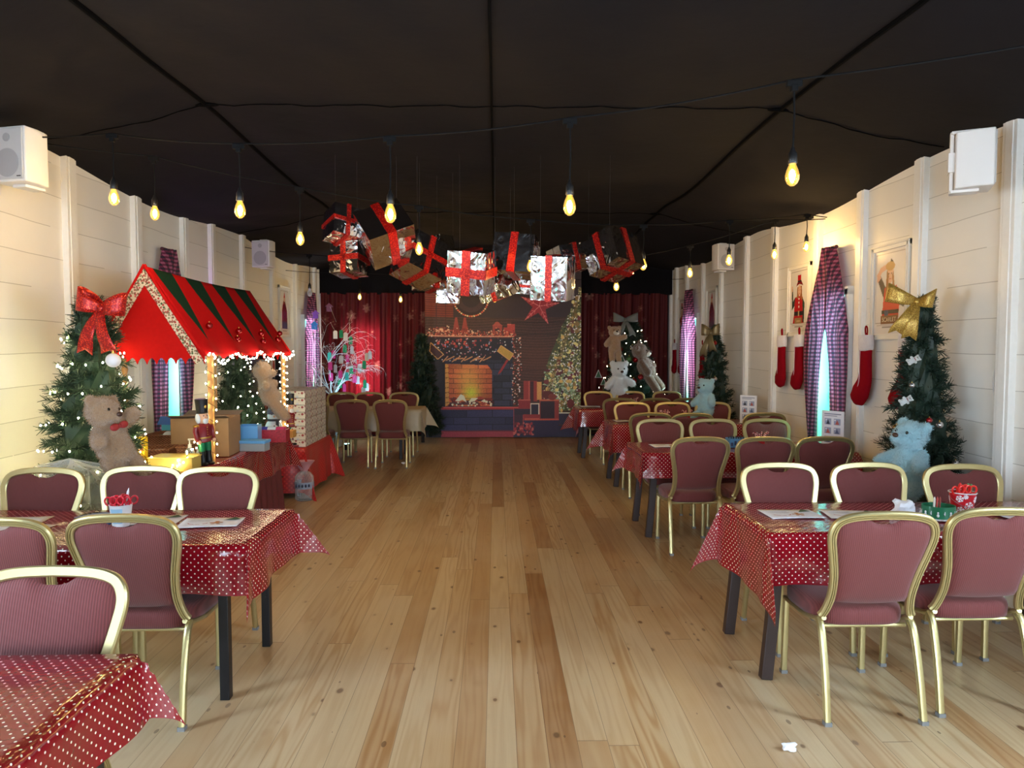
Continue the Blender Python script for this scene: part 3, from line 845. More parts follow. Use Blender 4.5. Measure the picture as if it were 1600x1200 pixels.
def gift(px, py, d, size, rot, label, rib=(1, 1), rw=.055, top=3.3, bow=False):
    c = at(px, py, Y=d)
    t = thing('hanging_gift_box', label, 'gift box', c, 0, 'foil gift boxes under the ceiling', rot=tuple(R(a) for a in rot))
    a, b_, h = (s / 2 for s in size)
    m = MB()
    n = 8                                     # faces bellied a little, corners kept
    for ax in range(3):
        for sg in (-1, 1):
            def fn(u, v, ax=ax, sg=sg):
                p = [0, 0, 0]; i, j = [(1, 2), (2, 0), (0, 1)][ax]
                e = (a, b_, h)
                uu = (2 * u - 1) * sg; vv = 2 * v - 1
                p[i] = uu * e[i]; p[j] = vv * e[j]; p[ax] = sg * (e[ax] + .006 * (1 - uu * uu) * (1 - vv * vv))
                return p
            m.grid(fn, n, n)
    m.build('foil_box', FOIL, t, smooth=60)
    def band(ax):
        q = MB(); w = rw
        e = [a, b_, h]; i, j = [(1, 2), (0, 2), (0, 1)][ax]
        for k, o_ in ((i, j), (j, i)):
            for sg in (-1, 1):
                dd = [0, 0, 0]; cc = [0, 0, 0]
                dd[ax] = w; dd[k] = .004; dd[o_] = 2 * e[o_] + .022; cc[k] = sg * (e[k] + .009)
                q.box(cc, dd)
        q.build('ribbon', GLIT, t, smooth=0)
    for ax in range(len(rib)):
        if rib[ax]: band(ax)
    if bow:
        q = MB()
        for sg in (-1, 1):
            q.sweep(cr([(0, 0, h + .01), (sg * .09, 0, h + .12), (sg * .17, .02, h + .10), (sg * .10, .01, h + .02), (0, 0, h + .012)], 5), [(-.002, -.035), (.002, -.035), (.002, .035), (-.002, .035)], (0, 1, 0))
        q.build('bow', GLIT, t)
    Rm = Euler(tuple(R(a_) for a_ in rot)).to_matrix()
    e0 = Rm.transposed() @ Vector((0, 0, top - c.z))
    best = max(((sx, sy, sz) for sx in (-1, 0, 1) for sy in (-1, 0, 1) for sz in (-1, 1)), key=lambda s_: (Rm @ Vector((s_[0] * a, s_[1] * b_, s_[2] * h))).z)
    p0 = Vector((best[0] * a, best[1] * b_, best[2] * h)) * 1.0
    up = Rm.transposed() @ Vector((0, 0, 1))
    ln = top - (c + Rm @ p0).z
    MB().tube([p0, p0 + up * ln], .0006, 4).build('hanging_line', LINE, t)
    return t
G = 'silver foil gift box with red ribbon, '
gift(535, 352, 6.3, (.25, .25, .27), (-14, 10, 34), 'small silver foil gift box, highest at the end by the stall', (1, 0, 1), .035)
gift(546, 407, 6.5, (.27, .24, .26), (-8, -3, -14), 'small silver foil gift box, just below the highest one', (1, 0, 1), .05)
gift(603, 366, 6.2, (.40, .36, .36), (-40, -22, 18), 'large silver foil gift box, tilted behind the third cable bulb', (1, 0), .075, bow=True)
gift(655, 407, 6.35, (.34, .34, .34), (-14, 22, 34), 'tilted silver foil gift box directly behind a lit bulb', (1, 0, 1), .05)
gift(682, 402, 6.75, (.30, .22, .36), (4, -8, -30), 'tall silver foil gift box half hidden behind the tilted one', (1, 0, 1), .05)
gift(676, 440, 6.6, (.32, .26, .15), (-6, 4, 22), G + 'flat, lowest under the tilted pair', (1, 0), .05)
gift(700, 452, 7.0, (.22, .2, .28), (0, 2, 6), G + 'pale, hanging lowest behind the gold-reflecting box', (0, 0, 1), .04)
gift(737, 424, 6.0, (.33, .28, .35), (13, 7, -17), G + 'crossed ribbon facing the camera squarely', (1, 0, 1), .075)
gift(778, 447, 6.5, (.30, .25, .22), (14, -12, -30), 'silver foil gift box tilted low, beside the squarely facing one', (1, 0), .045)
gift(806, 401, 6.3, (.36, .30, .33), (-9, 6, -14), 'silver foil gift box, wide ribbon, bulb before its lower corner', (1, 0), .065)
gift(820, 447, 7.3, (.26, .24, .16), (6, 3, 12), 'small flat silver foil gift box far back between two big ones', (0, 0, 1), .03)
gift(864, 434, 6.0, (.31, .27, .36), (9, 4, -20), G + 'upright, one red band, above the printed star', (1, 0), .055)
gift(890, 405, 6.7, (.32, .26, .24), (-6, -10, 24), G + 'pale, leaning behind the upright box over the star', (1, 0), .04)
gift(958, 398, 6.3, (.36, .34, .32), (-24, 7, 40), 'tilted silver foil gift box farthest from the stall, seen from beneath', (1, 1), .06)
# ================================================================== wall speakers
SPK = mat('white_speaker_plastic', rgb(226, 224, 224), .45)
SPKG = mat('pale_grey_grille', rgb(196, 194, 196), .55)
SPKD = mat('grey_speaker_cone', rgb(166, 164, 168), .6)  # plain grey of the woofer and tweeter discs
def speaker(x, y, z, rz, label):
    t = thing('wall_speaker', label, 'loudspeaker', (x, y, z), rz, 'white wall speakers')
    b = MB().prism([(-.125, 0), (.125, 0), (.125, .10), (.095, .20), (-.095, .20), (-.125, .10)], -.17, .17)
    b.build('cabinet', SPK, t, smooth=30, bevel=.008)
    g = MB().box((0, -.004, 0), (.225, .01, .315)).build('grille', SPKG, t, smooth=0, bevel=.006)
    M = Matrix.Rotation(R(90), 4, 'X')
    q = MB(); q.m = Matrix.Translation((0, -.009, -.055)) @ M
    q.lathe([(.088, -.001), (.088, .002), (.078, .004), (.02, .0035), (.001, .003)], n=28); q.build('woofer', SPKD, g)
    q = MB(); q.m = Matrix.Translation((0, -.009, .10)) @ M
    q.lathe([(.026, -.001), (.026, .003), (.018, .004), (.001, .003)], n=20); q.build('tweeter', SPKD, g)
    q = MB().box((.085, -.0105, -.14), (.03, .002, .006)).build('badge', BLACK, g, smooth=0)
    q = MB().box((0, .21, 0), (.09, .05, .12)).box((0, .145, -.180), (.10, .15, .018)).box((0, .145, .180), (.10, .15, .018)).box((0, .215, 0), (.05, .02, .378)).build('bracket', SPK, t, smooth=0, bevel=.003)
    return t
speaker(-3.03, 4.55, 2.86, R(-14), 'white wall speaker high on the stall wall, close to the camera')
speaker(-3.02, 9.25, 2.87, R(-14), 'white wall speaker high on the stall wall, beyond the stall roof')
speaker(3.03, 4.33, 2.80, R(62), 'white wall speaker on the stocking wall, above the gold-bow tree')
speaker(3.03, 9.35, 2.86, R(14), 'white wall speaker on the stocking wall, beyond the gingham window')
wp = [at(1582, 225, x=3.24), at(1578, 290, x=3.285), at(1571, 330, x=3.288), at(1575, 420, x=3.288), at(1566, 520, x=3.288), at(1552, 600, x=3.285), at(1562, 660, x=3.285), at(1552, 715, x=3.285), at(1545, 760, x=3.288)]
tag(MB().tube(cr(wp, 6), .0045, 6).build('speaker_cable', mat('white_cable', rgb(220, 220, 222), .4)), 'thin white cable trailing down the wall from the speaker', 'cable')
# ================================================================== back curtains and fireplace backdrop
rg = np.random.default_rng(5)
def flower_curtain(name, label, x0, x1, y, seed, trans=.28):
    im = Img(150, 240, x0, x1, 0, 2.69, (92, 16, 24)); q = np.random.default_rng(seed)
    im.a *= (1 + .14 * (im.N[..., None] - .5))
    for _ in range(50):
        cx, cy = q.uniform(x0, x1), q.uniform(0, 2.69); r = q.uniform(.065, .11); ph = q.uniform(0, 6)
        dx, dy = im.X - cx, im.Y - cy; rr = np.hypot(dx * 1.25, dy); an = np.arctan2(dy, dx)
        m = rr < r * (.78 + .22 * np.cos(6 * an + ph))
        c = [(150, 104, 96), (126, 66, 64), (112, 34, 40)][q.integers(3)]
        im.put(m, c, .8); im.put(rr < r * .2, (160, 128, 100), .8)
    def fn(u, v):
        x = x0 + (x1 - x0) * u
        f = .045 * np.sin(26 * x + 1.3 * np.sin(3 * x) + seed) * (.6 + .4 * v) + .02 * np.sin(61 * x + 2 * v + seed)
        return x, y + f, 2.68 - 2.62 * v + 0 * u
    o = printed(name, im, fn, printmat('printed_flower_drape', .7, trans))
    return tag(o, label, 'curtain', 'flower curtains on the back wall')
flower_curtain('stage_curtain', 'deep red flower-print curtain behind the twig tree', -3.22, -1.24, 13.22, 1)
flower_curtain('stage_curtain', 'deep red flower-print curtain behind the lit fir', 1.55, 3.2, 13.24, 2)
rw_ = struct(MB().box((at(571, 560, Y=13.36).x, 13.39, 1.38), (.50, .02, 1.34)).build('window_7', emit('red_lit_back_window', (1.0, .82, .80, 1), 22.0), smooth=0))
def backdrop():
    X0, X1, Y0, Y1 = 22, 1142, -70, 1124
    im = Img(430, 440, X0, X1, Y0, Y1, (46, 34, 40))
    q = np.random.default_rng(3)
    X, Y, N = im.X, im.Y, im.N
    # plank wall
    h = np.sin(Y * .9 + 9 * np.sin(X * .006) + 3 * np.sin(X * .021)) * .5 + np.sin(Y * .31 + 2 * np.sin(X * .013)) * .5
    pl = np.array([58, 38, 36])[None, None] * (1 + .34 * h[..., None] + .25 * (N[..., None] - .5))
    m = Y > 250; im.a[m] = pl[m]
    for k in range(9): im.rect(640, 282 + k * 88, 1142, 287 + k * 88, (28, 18, 22), .85)
    im.glow(830, 560, 150, 160, (98, 56, 38), .5)
    im.rect(22, 40, 225, 250, (104, 42, 34))
    for k in range(13): im.rect(22, 44 + 16 * k, 225, 49 + 16 * k, (64, 24, 26), .8)
    for x in (98, 102, 166): im.rect(x, -70, x + 6, 330, (60, 26, 28), .8)
    # clock with garland
    im.ell(350, 100, 132, 140, (40, 26, 32)); im.ell(350, 100, 104, 112, (56, 38, 42)); im.ell(350, 100, 70, 76, (40, 30, 36))
    for k in range(26):
        a = PI * k / 25; im.ell(350 + 126 * math.cos(a), 106 + 134 * math.sin(a), 7, 6, [(226, 130, 96), (180, 76, 60), (240, 176, 140)][k % 3])
    # hearth wall
    im.bricks(40, 400, 650, 1080, 118, 45, (40, 42, 58), (20, 20, 32), .25, 5)
    im.rect(22, 394, 640, 560, (30, 28, 40)); im.rect(22, 400, 130, 900, (34, 28, 36))
    im.rect(120, 560, 165, 900, (30, 26, 34))
    # gnomes, lantern, parcels on the mantel
    for cx in (243, 305): im.poly([(cx - 26, 372), (cx - 5, 250), (cx + 9, 250), (cx + 30, 372)], (132, 54, 50)); im.ell(cx, 352, 28, 26, (116, 48, 44))
    im.rect(505, 305, 573, 384, (140, 62, 56)); im.poly([(500, 308), (538, 276), (580, 308)], (150, 70, 62)); im.rect(522, 325, 556, 372, (62, 34, 44)); im.ell(538, 288, 16, 10, (150, 70, 60))
    im.rect(585, 320, 612, 392, (150, 58, 54)); im.rect(610, 296, 666, 392, (158, 62, 56)); im.rect(612, 294, 640, 300, (180, 90, 80))
    im.dots(420, lambda r: (r.uniform(30, 672), 388 - abs(r.normal(0, 22))), 4.5, [(196, 108, 82), (230, 168, 140), (110, 44, 42), (70, 34, 40), (150, 66, 54)], 2)
    im.ell(148, 355, 52, 34, (110, 54, 46)); im.dots(90, lambda r: (r.normal(148, 28), r.normal(352, 17)), 5, [(226, 160, 130), (150, 70, 60), (76, 34, 38)], 4)
    im.rect(30, 384, 640, 391, (206, 150, 126), .8); im.rect(30, 391, 640, 400, (70, 34, 38))
    im.dots(130, lambda r: (r.uniform(60, 600), r.normal(480, 45)), 4.5, [(120, 130, 176), (170, 110, 120), (220, 200, 200), (96, 56, 70)], 5)
    im.dots(26, lambda r: (r.uniform(110, 540), r.normal(440, 16)), 8, [(170, 74, 66), (140, 52, 56)], 8)
    for k in range(15):
        x = 150 + k * 22; im.line(x, 572 - 10 * (k % 3), x + 34, 535 + 12 * (k % 2), 8, (168, 122, 88))
    for P, c in (([(62, 436), (154, 520), (112, 556), (54, 500)], (58, 32, 38)), ([(566, 452), (656, 514), (626, 560), (540, 494)], (168, 138, 72))):
        im.poly(P, c)
        for a, b in zip(P, P[1:] + P[:1]): im.line(*a, *b, 5, (196, 150, 96))
    im.poly([(606, 556), (620, 560), (572, 642), (545, 668), (548, 650)], (140, 44, 48))
    # fire box
    fb = im.mask([(163, 588), (470, 596), (502, 640), (502, 896), (165, 896)])
    im.bricks(163, 585, 505, 900, 118, 36, (166, 82, 56), (70, 28, 28), .16, 5, fb)
    im.poly([(163, 588), (188, 592), (192, 880), (165, 900)], (178, 130, 72))
    for k in range(8): im.line(163, 620 + 36 * k, 190, 616 + 36 * k, 4, (80, 34, 28))
    g = np.exp(-(((X - 330) / 105) ** 2 + ((Y - 690) / 120) ** 2)) * fb; im.put(g, (214, 168, 84), .62)
    g = np.exp(-(((X - 350) / 62) ** 2 + ((Y - 800) / 62) ** 2)) * fb; im.put(g, (186, 206, 66), .8)
    for k in range(26):
        x, y = q.uniform(205, 500), q.uniform(835, 892); im.ell(x, y, q.uniform(14, 34), q.uniform(8, 16), [(110, 40, 36), (64, 24, 30), (146, 62, 50), (80, 50, 52)][k % 4])
    for P in ([(236, 858), (276, 808), (300, 820), (318, 868), (288, 850), (262, 862)], [(330, 866), (352, 838), (400, 838), (372, 862)], [(420, 862), (446, 846), (470, 872)]): im.poly(P, (238, 220, 178))
    im.dots(30, lambda r: (r.uniform(215, 495), r.uniform(862, 895)), 6, [(230, 200, 170), (170, 90, 70)], 6)
    # hearth ledge and base
    im.rect(130, 903, 775, 922, (146, 48, 52)); im.rect(130, 903, 775, 908, (196, 92, 84))
    im.bricks(130, 924, 655, 1080, 186, 52, (44, 44, 74), (26, 26, 48), .16, 4)
    im.rect(130, 1078, 655, 1124, (138, 54, 68)); im.rect(130, 1074, 655, 1082, (92, 38, 52)); im.rect(22, 900, 132, 1124, (28, 24, 34))
    im.rect(655, 1040, 1142, 1124, (40, 36, 62))
    # hanging light garland
    im.dots(130, lambda r: (r.choice([658, 692]) + r.normal(0, 9), r.uniform(395, 890)), 4.2, [(240, 226, 210), (214, 150, 130), (170, 80, 70)], 9)
    # star
    def star(cx, cy, ro, ri, rot, n=5):
        return [(cx + (ro if k % 2 == 0 else ri) * math.sin(rot + PI * k / n), cy - (ro if k % 2 == 0 else ri) * math.cos(rot + PI * k / n)) for k in range(2 * n)]
    im.poly(star(842, 165, 152, 50, R(10)), (136, 40, 52))
    for k in range(5):
        a = R(10) + 2 * PI * k / 5
        im.line(842, 165, 842 + 140 * math.sin(a), 165 - 140 * math.cos(a), 4, (196, 116, 118))
        for r_ in (45, 75, 102):
            w = 22 * (1 - r_ / 150); ex, ey = math.sin(a), -math.cos(a)
            im.line(842 + ex * r_, 165 + ey * r_, 842 + ex * (r_ + 18) + ey * w, 165 + ey * (r_ + 18) - ex * w, 4, (190, 96, 100))
            im.line(842 + ex * r_, 165 + ey * r_, 842 + ex * (r_ + 18) - ey * w, 165 + ey * (r_ + 18) + ex * w, 4, (190, 96, 100))
    # decorated fir
    tm = im.mask([(1150, 20), (1085, 180), (1010, 300), (960, 430), (905, 560), (880, 740), (930, 830), (960, 930), (1150, 940)])
    im.put(tm, (64, 70, 46))
    def tp(r):
        while True:
            y = r.uniform(40, 930); x = r.uniform(870, 1142)
            if x > 1150 - (y - 10) * .40 + r.normal(0, 12): return x, y
    im.dots(1500, tp, 7, [(98, 104, 70), (60, 66, 42), (122, 124, 84), (40, 44, 32), (84, 92, 62), (110, 96, 58)], 11)
    im.dots(300, lambda r: (r.uniform(880, 1140), r.uniform(640, 930)), 7, [(130, 152, 122), (98, 126, 100), (150, 166, 134)], 15)
    im.dots(46, tp, 17, [(84, 38, 44), (102, 46, 50), (60, 36, 40), (124, 100, 60)], 12)
    im.dots(420, tp, 4.6, [(236, 228, 196), (214, 196, 140), (250, 246, 230)], 13)
    im.dots(40, tp, 11, [(206, 188, 130), (186, 160, 100)], 14)
    im.line(1110, 170, 905, 800, 26, (96, 74, 42), .45)
    im.line(1142, 585, 1175, 640, 6, (220, 200, 150))
    # parcels under the fir
    im.rect(728, 712, 828, 862, (138, 50, 48)); im.rect(776, 716, 800, 862, (60, 28, 36)); im.rect(826, 720, 858, 850, (190, 140, 84)); im.rect(765, 712, 772, 862, (170, 84, 74))
    im.rect(692, 848, 778, 912, (126, 40, 46)); im.rect(692, 848, 778, 856, (168, 84, 74))
    im.rect(655, 915, 778, 965, (44, 34, 50)); im.rect(655, 960, 726, 1090, (56, 34, 52)); im.rect(655, 908, 660, 1110, (170, 70, 74), .7)
    im.rect(728, 960, 985, 1110, (44, 38, 64)); im.rect(728, 958, 985, 1000, (132, 46, 52)); im.rect(735, 985, 985, 1000, (170, 76, 66)); im.rect(722, 960, 728, 1080, (150, 60, 62))
    im.rect(778, 876, 842, 958, (206, 182, 168)); im.rect(784, 884, 836, 956, (40, 34, 52))
    im.rect(842, 852, 984, 990, (128, 50, 50)); im.rect(850, 862, 952, 986, (46, 30, 42)); im.rect(842, 848, 984, 858, (176, 90, 70)); im.ell(905, 815, 44, 30, (84, 34, 36)); im.ell(935, 830, 30, 24, (110, 50, 44))
    im.rect(985, 942, 1085, 1032, (48, 44, 66)); im.rect(985, 942, 1085, 952, (206, 206, 190)); im.ell(1068, 880, 26, 34, (96, 40, 44))
    im.dots(60, lambda r: (r.uniform(660, 800), r.uniform(1020, 1105)), 9, [(140, 48, 56), (90, 36, 50), (170, 86, 84)], 16)
    im.a *= (1 + .18 * (N[..., None] - .5)); im.a = im.a * 1.3
    x0, x1 = at(664.5, 560, Y=13.12).x, at(907.5, 560, Y=13.12).x
    zt, zb = at(780, 440 + Y0 / 4.615, Y=13.12).z, .012
    def fn(u, v):
        sag = .10 * np.sin(PI * u) ** .8 * (1 - v) ** 2
        f = .020 * np.sin(8 * u + 5 * v) * np.sin(PI * u) + .016 * np.sin(30 * (v + .25 * (u - .5) ** 2)) * np.exp(-((v - .16) / .10) ** 2)
        f = f + .018 * np.sin(70 * u) * np.exp(-(u / .06)) + .012 * np.sin(17 * u) * v
        return x0 + (x1 - x0) * u, 13.10 + f, zt + (zb - zt) * v - sag * .5
    return tag(printed('fireplace_backdrop', im, fn, printmat('printed_backdrop_cloth', .55)), 'large printed fireplace and fir tree backdrop cloth on the back wall', 'backdrop')
backdrop()
# ================================================================== artificial firs
def needle_mat(name, a, b_):
    q = NT(name); o = q.coord()
    q.base(q.mix(q.noise(o, 14, 3), a, b_)); q.set(rough=.5, spec=.35)
    return q.m
PINE = needle_mat('dark_green_needles', rgb(24, 44, 34), rgb(52, 74, 54))
PINE2 = needle_mat('deep_green_needles', rgb(18, 36, 30), rgb(40, 60, 48))
TRUNK = mat('dark_trunk', rgb(42, 32, 26), .8)
def fir(label, x, y, h, r0, n, seed, m, z0=0.0, nl=.055, taper=.85, group='artificial fir trees', nw=.0034, per=30, low=.12):
    rnd = random.Random(seed)
    t = thing('artificial_fir', label, 'christmas tree', (x, y, z0), 0, group)
    MB().lathe([(.03, 0), (.026, h * .5), (.008, h * .96)], n=8).build('trunk', TRUNK, t)
    vs, fs = [], []
    def Rr(zz): 
        k = max(0, (zz - low * h) / (h * (1 - low)))
        return r0 * (1 - k) ** taper + .02
    core = MB()  # solid inner cone, added to block light through the needles
    rings = []
    for i in range(15):
        zz = h * (low + (1 - low - .02) * i / 14)
        rings.append([Vector((Rr(zz) * .62 * (1 + .22 * math.sin(5 * a + i * 1.7)) * math.cos(a), Rr(zz) * .62 * (1 + .22 * math.sin(5 * a + i * 1.7)) * math.sin(a), zz)) for a in [2 * PI * j / 16 for j in range(16)]])
    core.rings(rings)
    for i in range(n):
        k = rnd.random() ** 1.25
        zz = h * (low - .03 + (1.0 - low) * k)
        a = rnd.uniform(0, 2 * PI)
        R1 = Rr(zz) * rnd.uniform(.66, 1.12)
        L = rnd.uniform(.10, .17) * (1 if r0 > .2 else .8)
        d = Vector((math.cos(a), math.sin(a), rnd.uniform(-.35, .75))).normalized()
        p1 = Vector((R1 * math.cos(a), R1 * math.sin(a), zz)); p0 = p1 - d * L * .75
        side = d.cross(Vector((0, 0, 1))); side = side.normalized() if side.length > .01 else Vector((1, 0, 0)); up2 = side.cross(d)
        for j in range(per):
            u = (j + rnd.random()) / per
            b = p0.lerp(p1, u); an = j * 2.4 + rnd.random()
            nd = (d * rnd.uniform(.5, 1.0) + (side * math.cos(an) + up2 * math.sin(an)) * (1.05 - .6 * u)).normalized()
            l = nl * rnd.uniform(.7, 1.15)
            wv = nd.cross(Vector((rnd.uniform(-1, 1), rnd.uniform(-1, 1), rnd.uniform(-1, 1)))); 
            if wv.length < .01: continue
            wv = wv.normalized() * nw
            o = len(vs)
            vs += [tuple(b - wv), tuple(b + wv), tuple(b + nd * l + wv * .5), tuple(b + nd * l - wv * .5)]; fs.append((o, o + 1, o + 2, o + 3))
    core.add(vs, fs)
    lim = XW - .03 - abs(x)
    core.v = [(min(max(p[0], -lim), 9) if x < 0 else max(min(p[0], lim), -9), p[1], p[2]) for p in core.v]
    core.build('needles', m, t, smooth=0)
    t['_r'] = 0
    return t, Rr
def fairy(label, pts_bulbs, wire, mat_, group='fairy light strings', r=.0062, wire_r=.0016, wm=None):
    t = thing('fairy_light_string', label, 'fairy lights', wire[0], 0, group)
    o0 = Vector(wire[0])
    MB().tube([Vector(p) - o0 for p in wire], wire_r, 5).build('wire', wm or CABLE, t)
    first = None
    for p in pts_bulbs:
        if first is None: first = o = MB().ell((0, 0, 0), (r, r, r * 1.25), n=6, m=5).build('bulb', mat_, t)
        else: o = first.copy(); C.objects.link(o)
        o.location = Vector(p) - o0
    return t
FW = emit('fairy_warm', (1.0, .83, .52, 1), FAIRY)
FY = emit('fairy_yellow', (1.0, .86, .42, 1), FAIRY * 1.0)
FYT = emit('fairy_yellow_strong', (1.0, .88, .42, 1), FAIRY * 2.4)
FO = emit('fairy_small', (1.0, .84, .56, 1), FAIRY * .5, False)
def spiral(tree_loc, Rr, z0, z1, turns, nb, ph=0, extra=.015, jit=.02, seed=3, back=True):
    rnd = random.Random(seed); wire, bulbs = [], []
    N = 160
    for i in range(N + 1):
        u = i / N; z = z0 + (z1 - z0) * u; a = ph + turns * 2 * PI * u
        r_ = Rr(z) + extra
        wire.append(Vector(tree_loc) + Vector((r_ * math.cos(a) * .97, r_ * math.sin(a) * .97, z + .012 * math.sin(9 * a))))
    for i in range(nb):
        u = (i + .5 * rnd.random()) / nb; z = z0 + (z1 - z0) * u + rnd.uniform(-jit, jit); a = ph + turns * 2 * PI * u
        r_ = Rr(z) + extra + rnd.uniform(0, .03)
        bulbs.append(Vector(tree_loc) + Vector((r_ * math.cos(a), r_ * math.sin(a), z)))
    return bulbs, wire
# --- by the stall
T1 = (-2.76, 4.92)
t1, R1_ = fir('bushy fir with red glitter bow and plush bear by the market stall', T1[0], T1[1], 2.05, .40, 560, 1, PINE, taper=.62, per=34)
bl, wr = spiral((T1[0], T1[1], 0), R1_, .55, 1.75, 6.5, 96, 2.0, .0)
fairy('warm fairy lights wound round the fir with the red bow', bl, wr, FYT, r=.0056)
# --- by the gold bow
T2 = (3.03, 4.98)
t2, R2_ = fir('slim dark fir with gold bow and blue plush bear on the stocking wall', T2[0], T2[1], 2.06, .33, 560, 2, PINE2, taper=.8, per=34)
# --- far one on the stocking wall
T3 = (2.98, 9.62)
t3, R3_ = fir('dark fir with dull gold bow and pale blue bear before the far window', T3[0], T3[1], 2.02, .33, 330, 3, PINE2, taper=.8, per=26, nw=.005)
# --- lit fir in the corner
T4 = (2.36, 12.35)
t4, R4_ = fir('wide lit fir with grey bow and three plush bears in the far corner', T4[0], T4[1], 2.25, .72, 520, 4, PINE2, taper=.9, per=24, nw=.006, nl=.075)
bl, wr = spiral((T4[0], T4[1], 0), R4_, .35, 2.1, 9.5, 98, 1.0, .02)
fairy('fairy lights wound round the wide lit fir in the far corner', bl, wr, FO, r=.0062)
# --- by the backdrop
T5 = (-1.29, 12.5)
t5, R5_ = fir('tall dark plain fir standing before the edge of the fireplace backdrop', T5[0], T5[1], 1.95, .33, 330, 5, PINE2, taper=.6, per=24, nw=.006, nl=.07)
# --- behind the stall
T6 = (-2.96, 8.1)
t6, R6_ = fir('tall lit fir standing behind the market stall counter', T6[0], T6[1], 1.72, .30, 330, 6, PINE, taper=.5, per=26, nw=.005)
bl, wr = spiral((T6[0], T6[1], 0), R6_, .7, 1.6, 6, 50, 1.0, .01)
fairy('fairy lights on the tall fir behind the stall counter', bl, wr, FW, r=.0065)
T7 = (-2.60, 7.60)
t7, R7_ = fir('low bushy lit fir behind the stall counter', T7[0], T7[1], 1.16, .25, 240, 7, PINE, taper=.4, per=26, nw=.005)
bl, wr = spiral((T7[0], T7[1], 0), R7_, .7, 1.1, 4, 36, 1.0, .01)
fairy('fairy lights on the low bushy fir behind the stall counter', bl, wr, FW, r=.0065)
# ================================================================== bows
def bow(label, loc, rotz, s, m, tails=((-.07, -.36), (.10, -.34)), loops=(.2, .2), tilt=0, group='ribbon bows on the firs'):
    t = thing('ribbon_bow', label, 'bow', loc, 0, group, rot=(0, tilt, rotz), scale=s)
    for sg, L in ((-1, loops[0]), (1, loops[1])):
        P = cr([(0, -.01, 0), (sg * L * .5, -.075, .02), (sg * L * .95, -.06, .045), (sg * L * 1.0, .0, .05), (sg * L * .55, .04, .03), (0, .012, 0)], 6)
        n = len(P) - 1
        def fn(u, v, P=P, n=n):
            p = P[min(n, round(u * n))]; w = .028 + .055 * min(1, abs(p.x) / L) ** .8
            return (p.x, p.y, p.z + (v - .5) * 2 * w)
        MB().grid(fn, n, 4).build('bow_loop', m, t, smooth=180, solid=.004)
    for sg, (tx, tz) in zip((-1, 1), tails):
        def fn(u, v, tx=tx, tz=tz):
            w = .026 + .034 * u
            zz = tz * u - (.035 * abs(v - .5) * 2 if u > .99 else 0)
            return (tx * u + (v - .5) * 2 * w, -.02 - .05 * math.sin(PI * u * .9) - .03 * u, zz)
        MB().grid(fn, 12, 4).build('bow_tail', m, t, smooth=180, solid=.004)
    MB().ell((0, -.018, 0), (.032, .03, .038), n=12, m=8).build('knot', m, t)
    return t
GLITGOLD = glitter_mat('gold_glitter_ribbon', rgb(150, 112, 44), rgb(255, 224, 120))
GLITSILV = glitter_mat('silver_gold_glitter_ribbon', rgb(120, 116, 92), rgb(230, 226, 200))
DULLGOLD = mat('dull_gold_ribbon', rgb(110, 98, 72), .4, .4)
GREYRIB = mat('grey_organza_ribbon', rgb(104, 104, 98), .6)
bow('red glitter bow on top of the fir by the stall', at(161, 482, Y=4.70), R(-8), .92, GLIT, ((-.055, -.30), (.13, -.28)), (.17, .17), tilt=R(8))
bow('gold glitter bow on the slim fir on the stocking wall', at(1433, 472, Y=4.80), R(-30), .78, GLITGOLD, ((-.11, -.27), (.0, -.30)), (.24, .12), tilt=R(10))
bow('dull gold bow on the far fir before the far window', at(1112, 520, Y=9.38), R(-40), .9, DULLGOLD, ((-.1, -.32), (.05, -.25)), (.14, .12))
bow('grey ribbon bow on top of the wide lit fir', at(977, 500, Y=12.0), 0, .95, GREYRIB, ((-.12, -.26), (.12, -.26)), (.21, .21))
# ================================================================== plush bears
def fur_mat(name, a, b_):
    q = NT(name); o = q.coord()
    q.base(q.mix(q.noise(o, 30, 4, .6), a, b_)); q.set(rough=.95, spec=.1, sheen=.6)
    q.bump(q.noise(o, 90, 4, .7), .7, .02)
    return q.m
BEIGE_F = fur_mat('beige_fur', rgb(196, 162, 126), rgb(160, 122, 90))
WHITE_F = fur_mat('white_fur', rgb(240, 242, 244), rgb(214, 222, 228))
BLUE_F = fur_mat('pale_blue_fur', rgb(174, 216, 230), rgb(146, 196, 214))
TAN_F = fur_mat('tan_fur', rgb(132, 104, 82), rgb(94, 72, 56))
NOSE = mat('dark_brown_nose', rgb(62, 36, 28), .4)
EYE = mat('black_eye', rgb(10, 10, 10), .15)
PALE = fur_mat('pale_muzzle_fur', rgb(236, 228, 214), rgb(214, 204, 190))
def limb(b, p, q, r0, r1):
    p, q = Vector(p), Vector(q); n = 7
    b.tube([p.lerp(q, i / n) for i in range(n + 1)], [r0 + (r1 - r0) * i / n for i in range(n + 1)], 12)
    b.ell(p, r0, n=12, m=8); b.ell(q, r1, n=12, m=8)
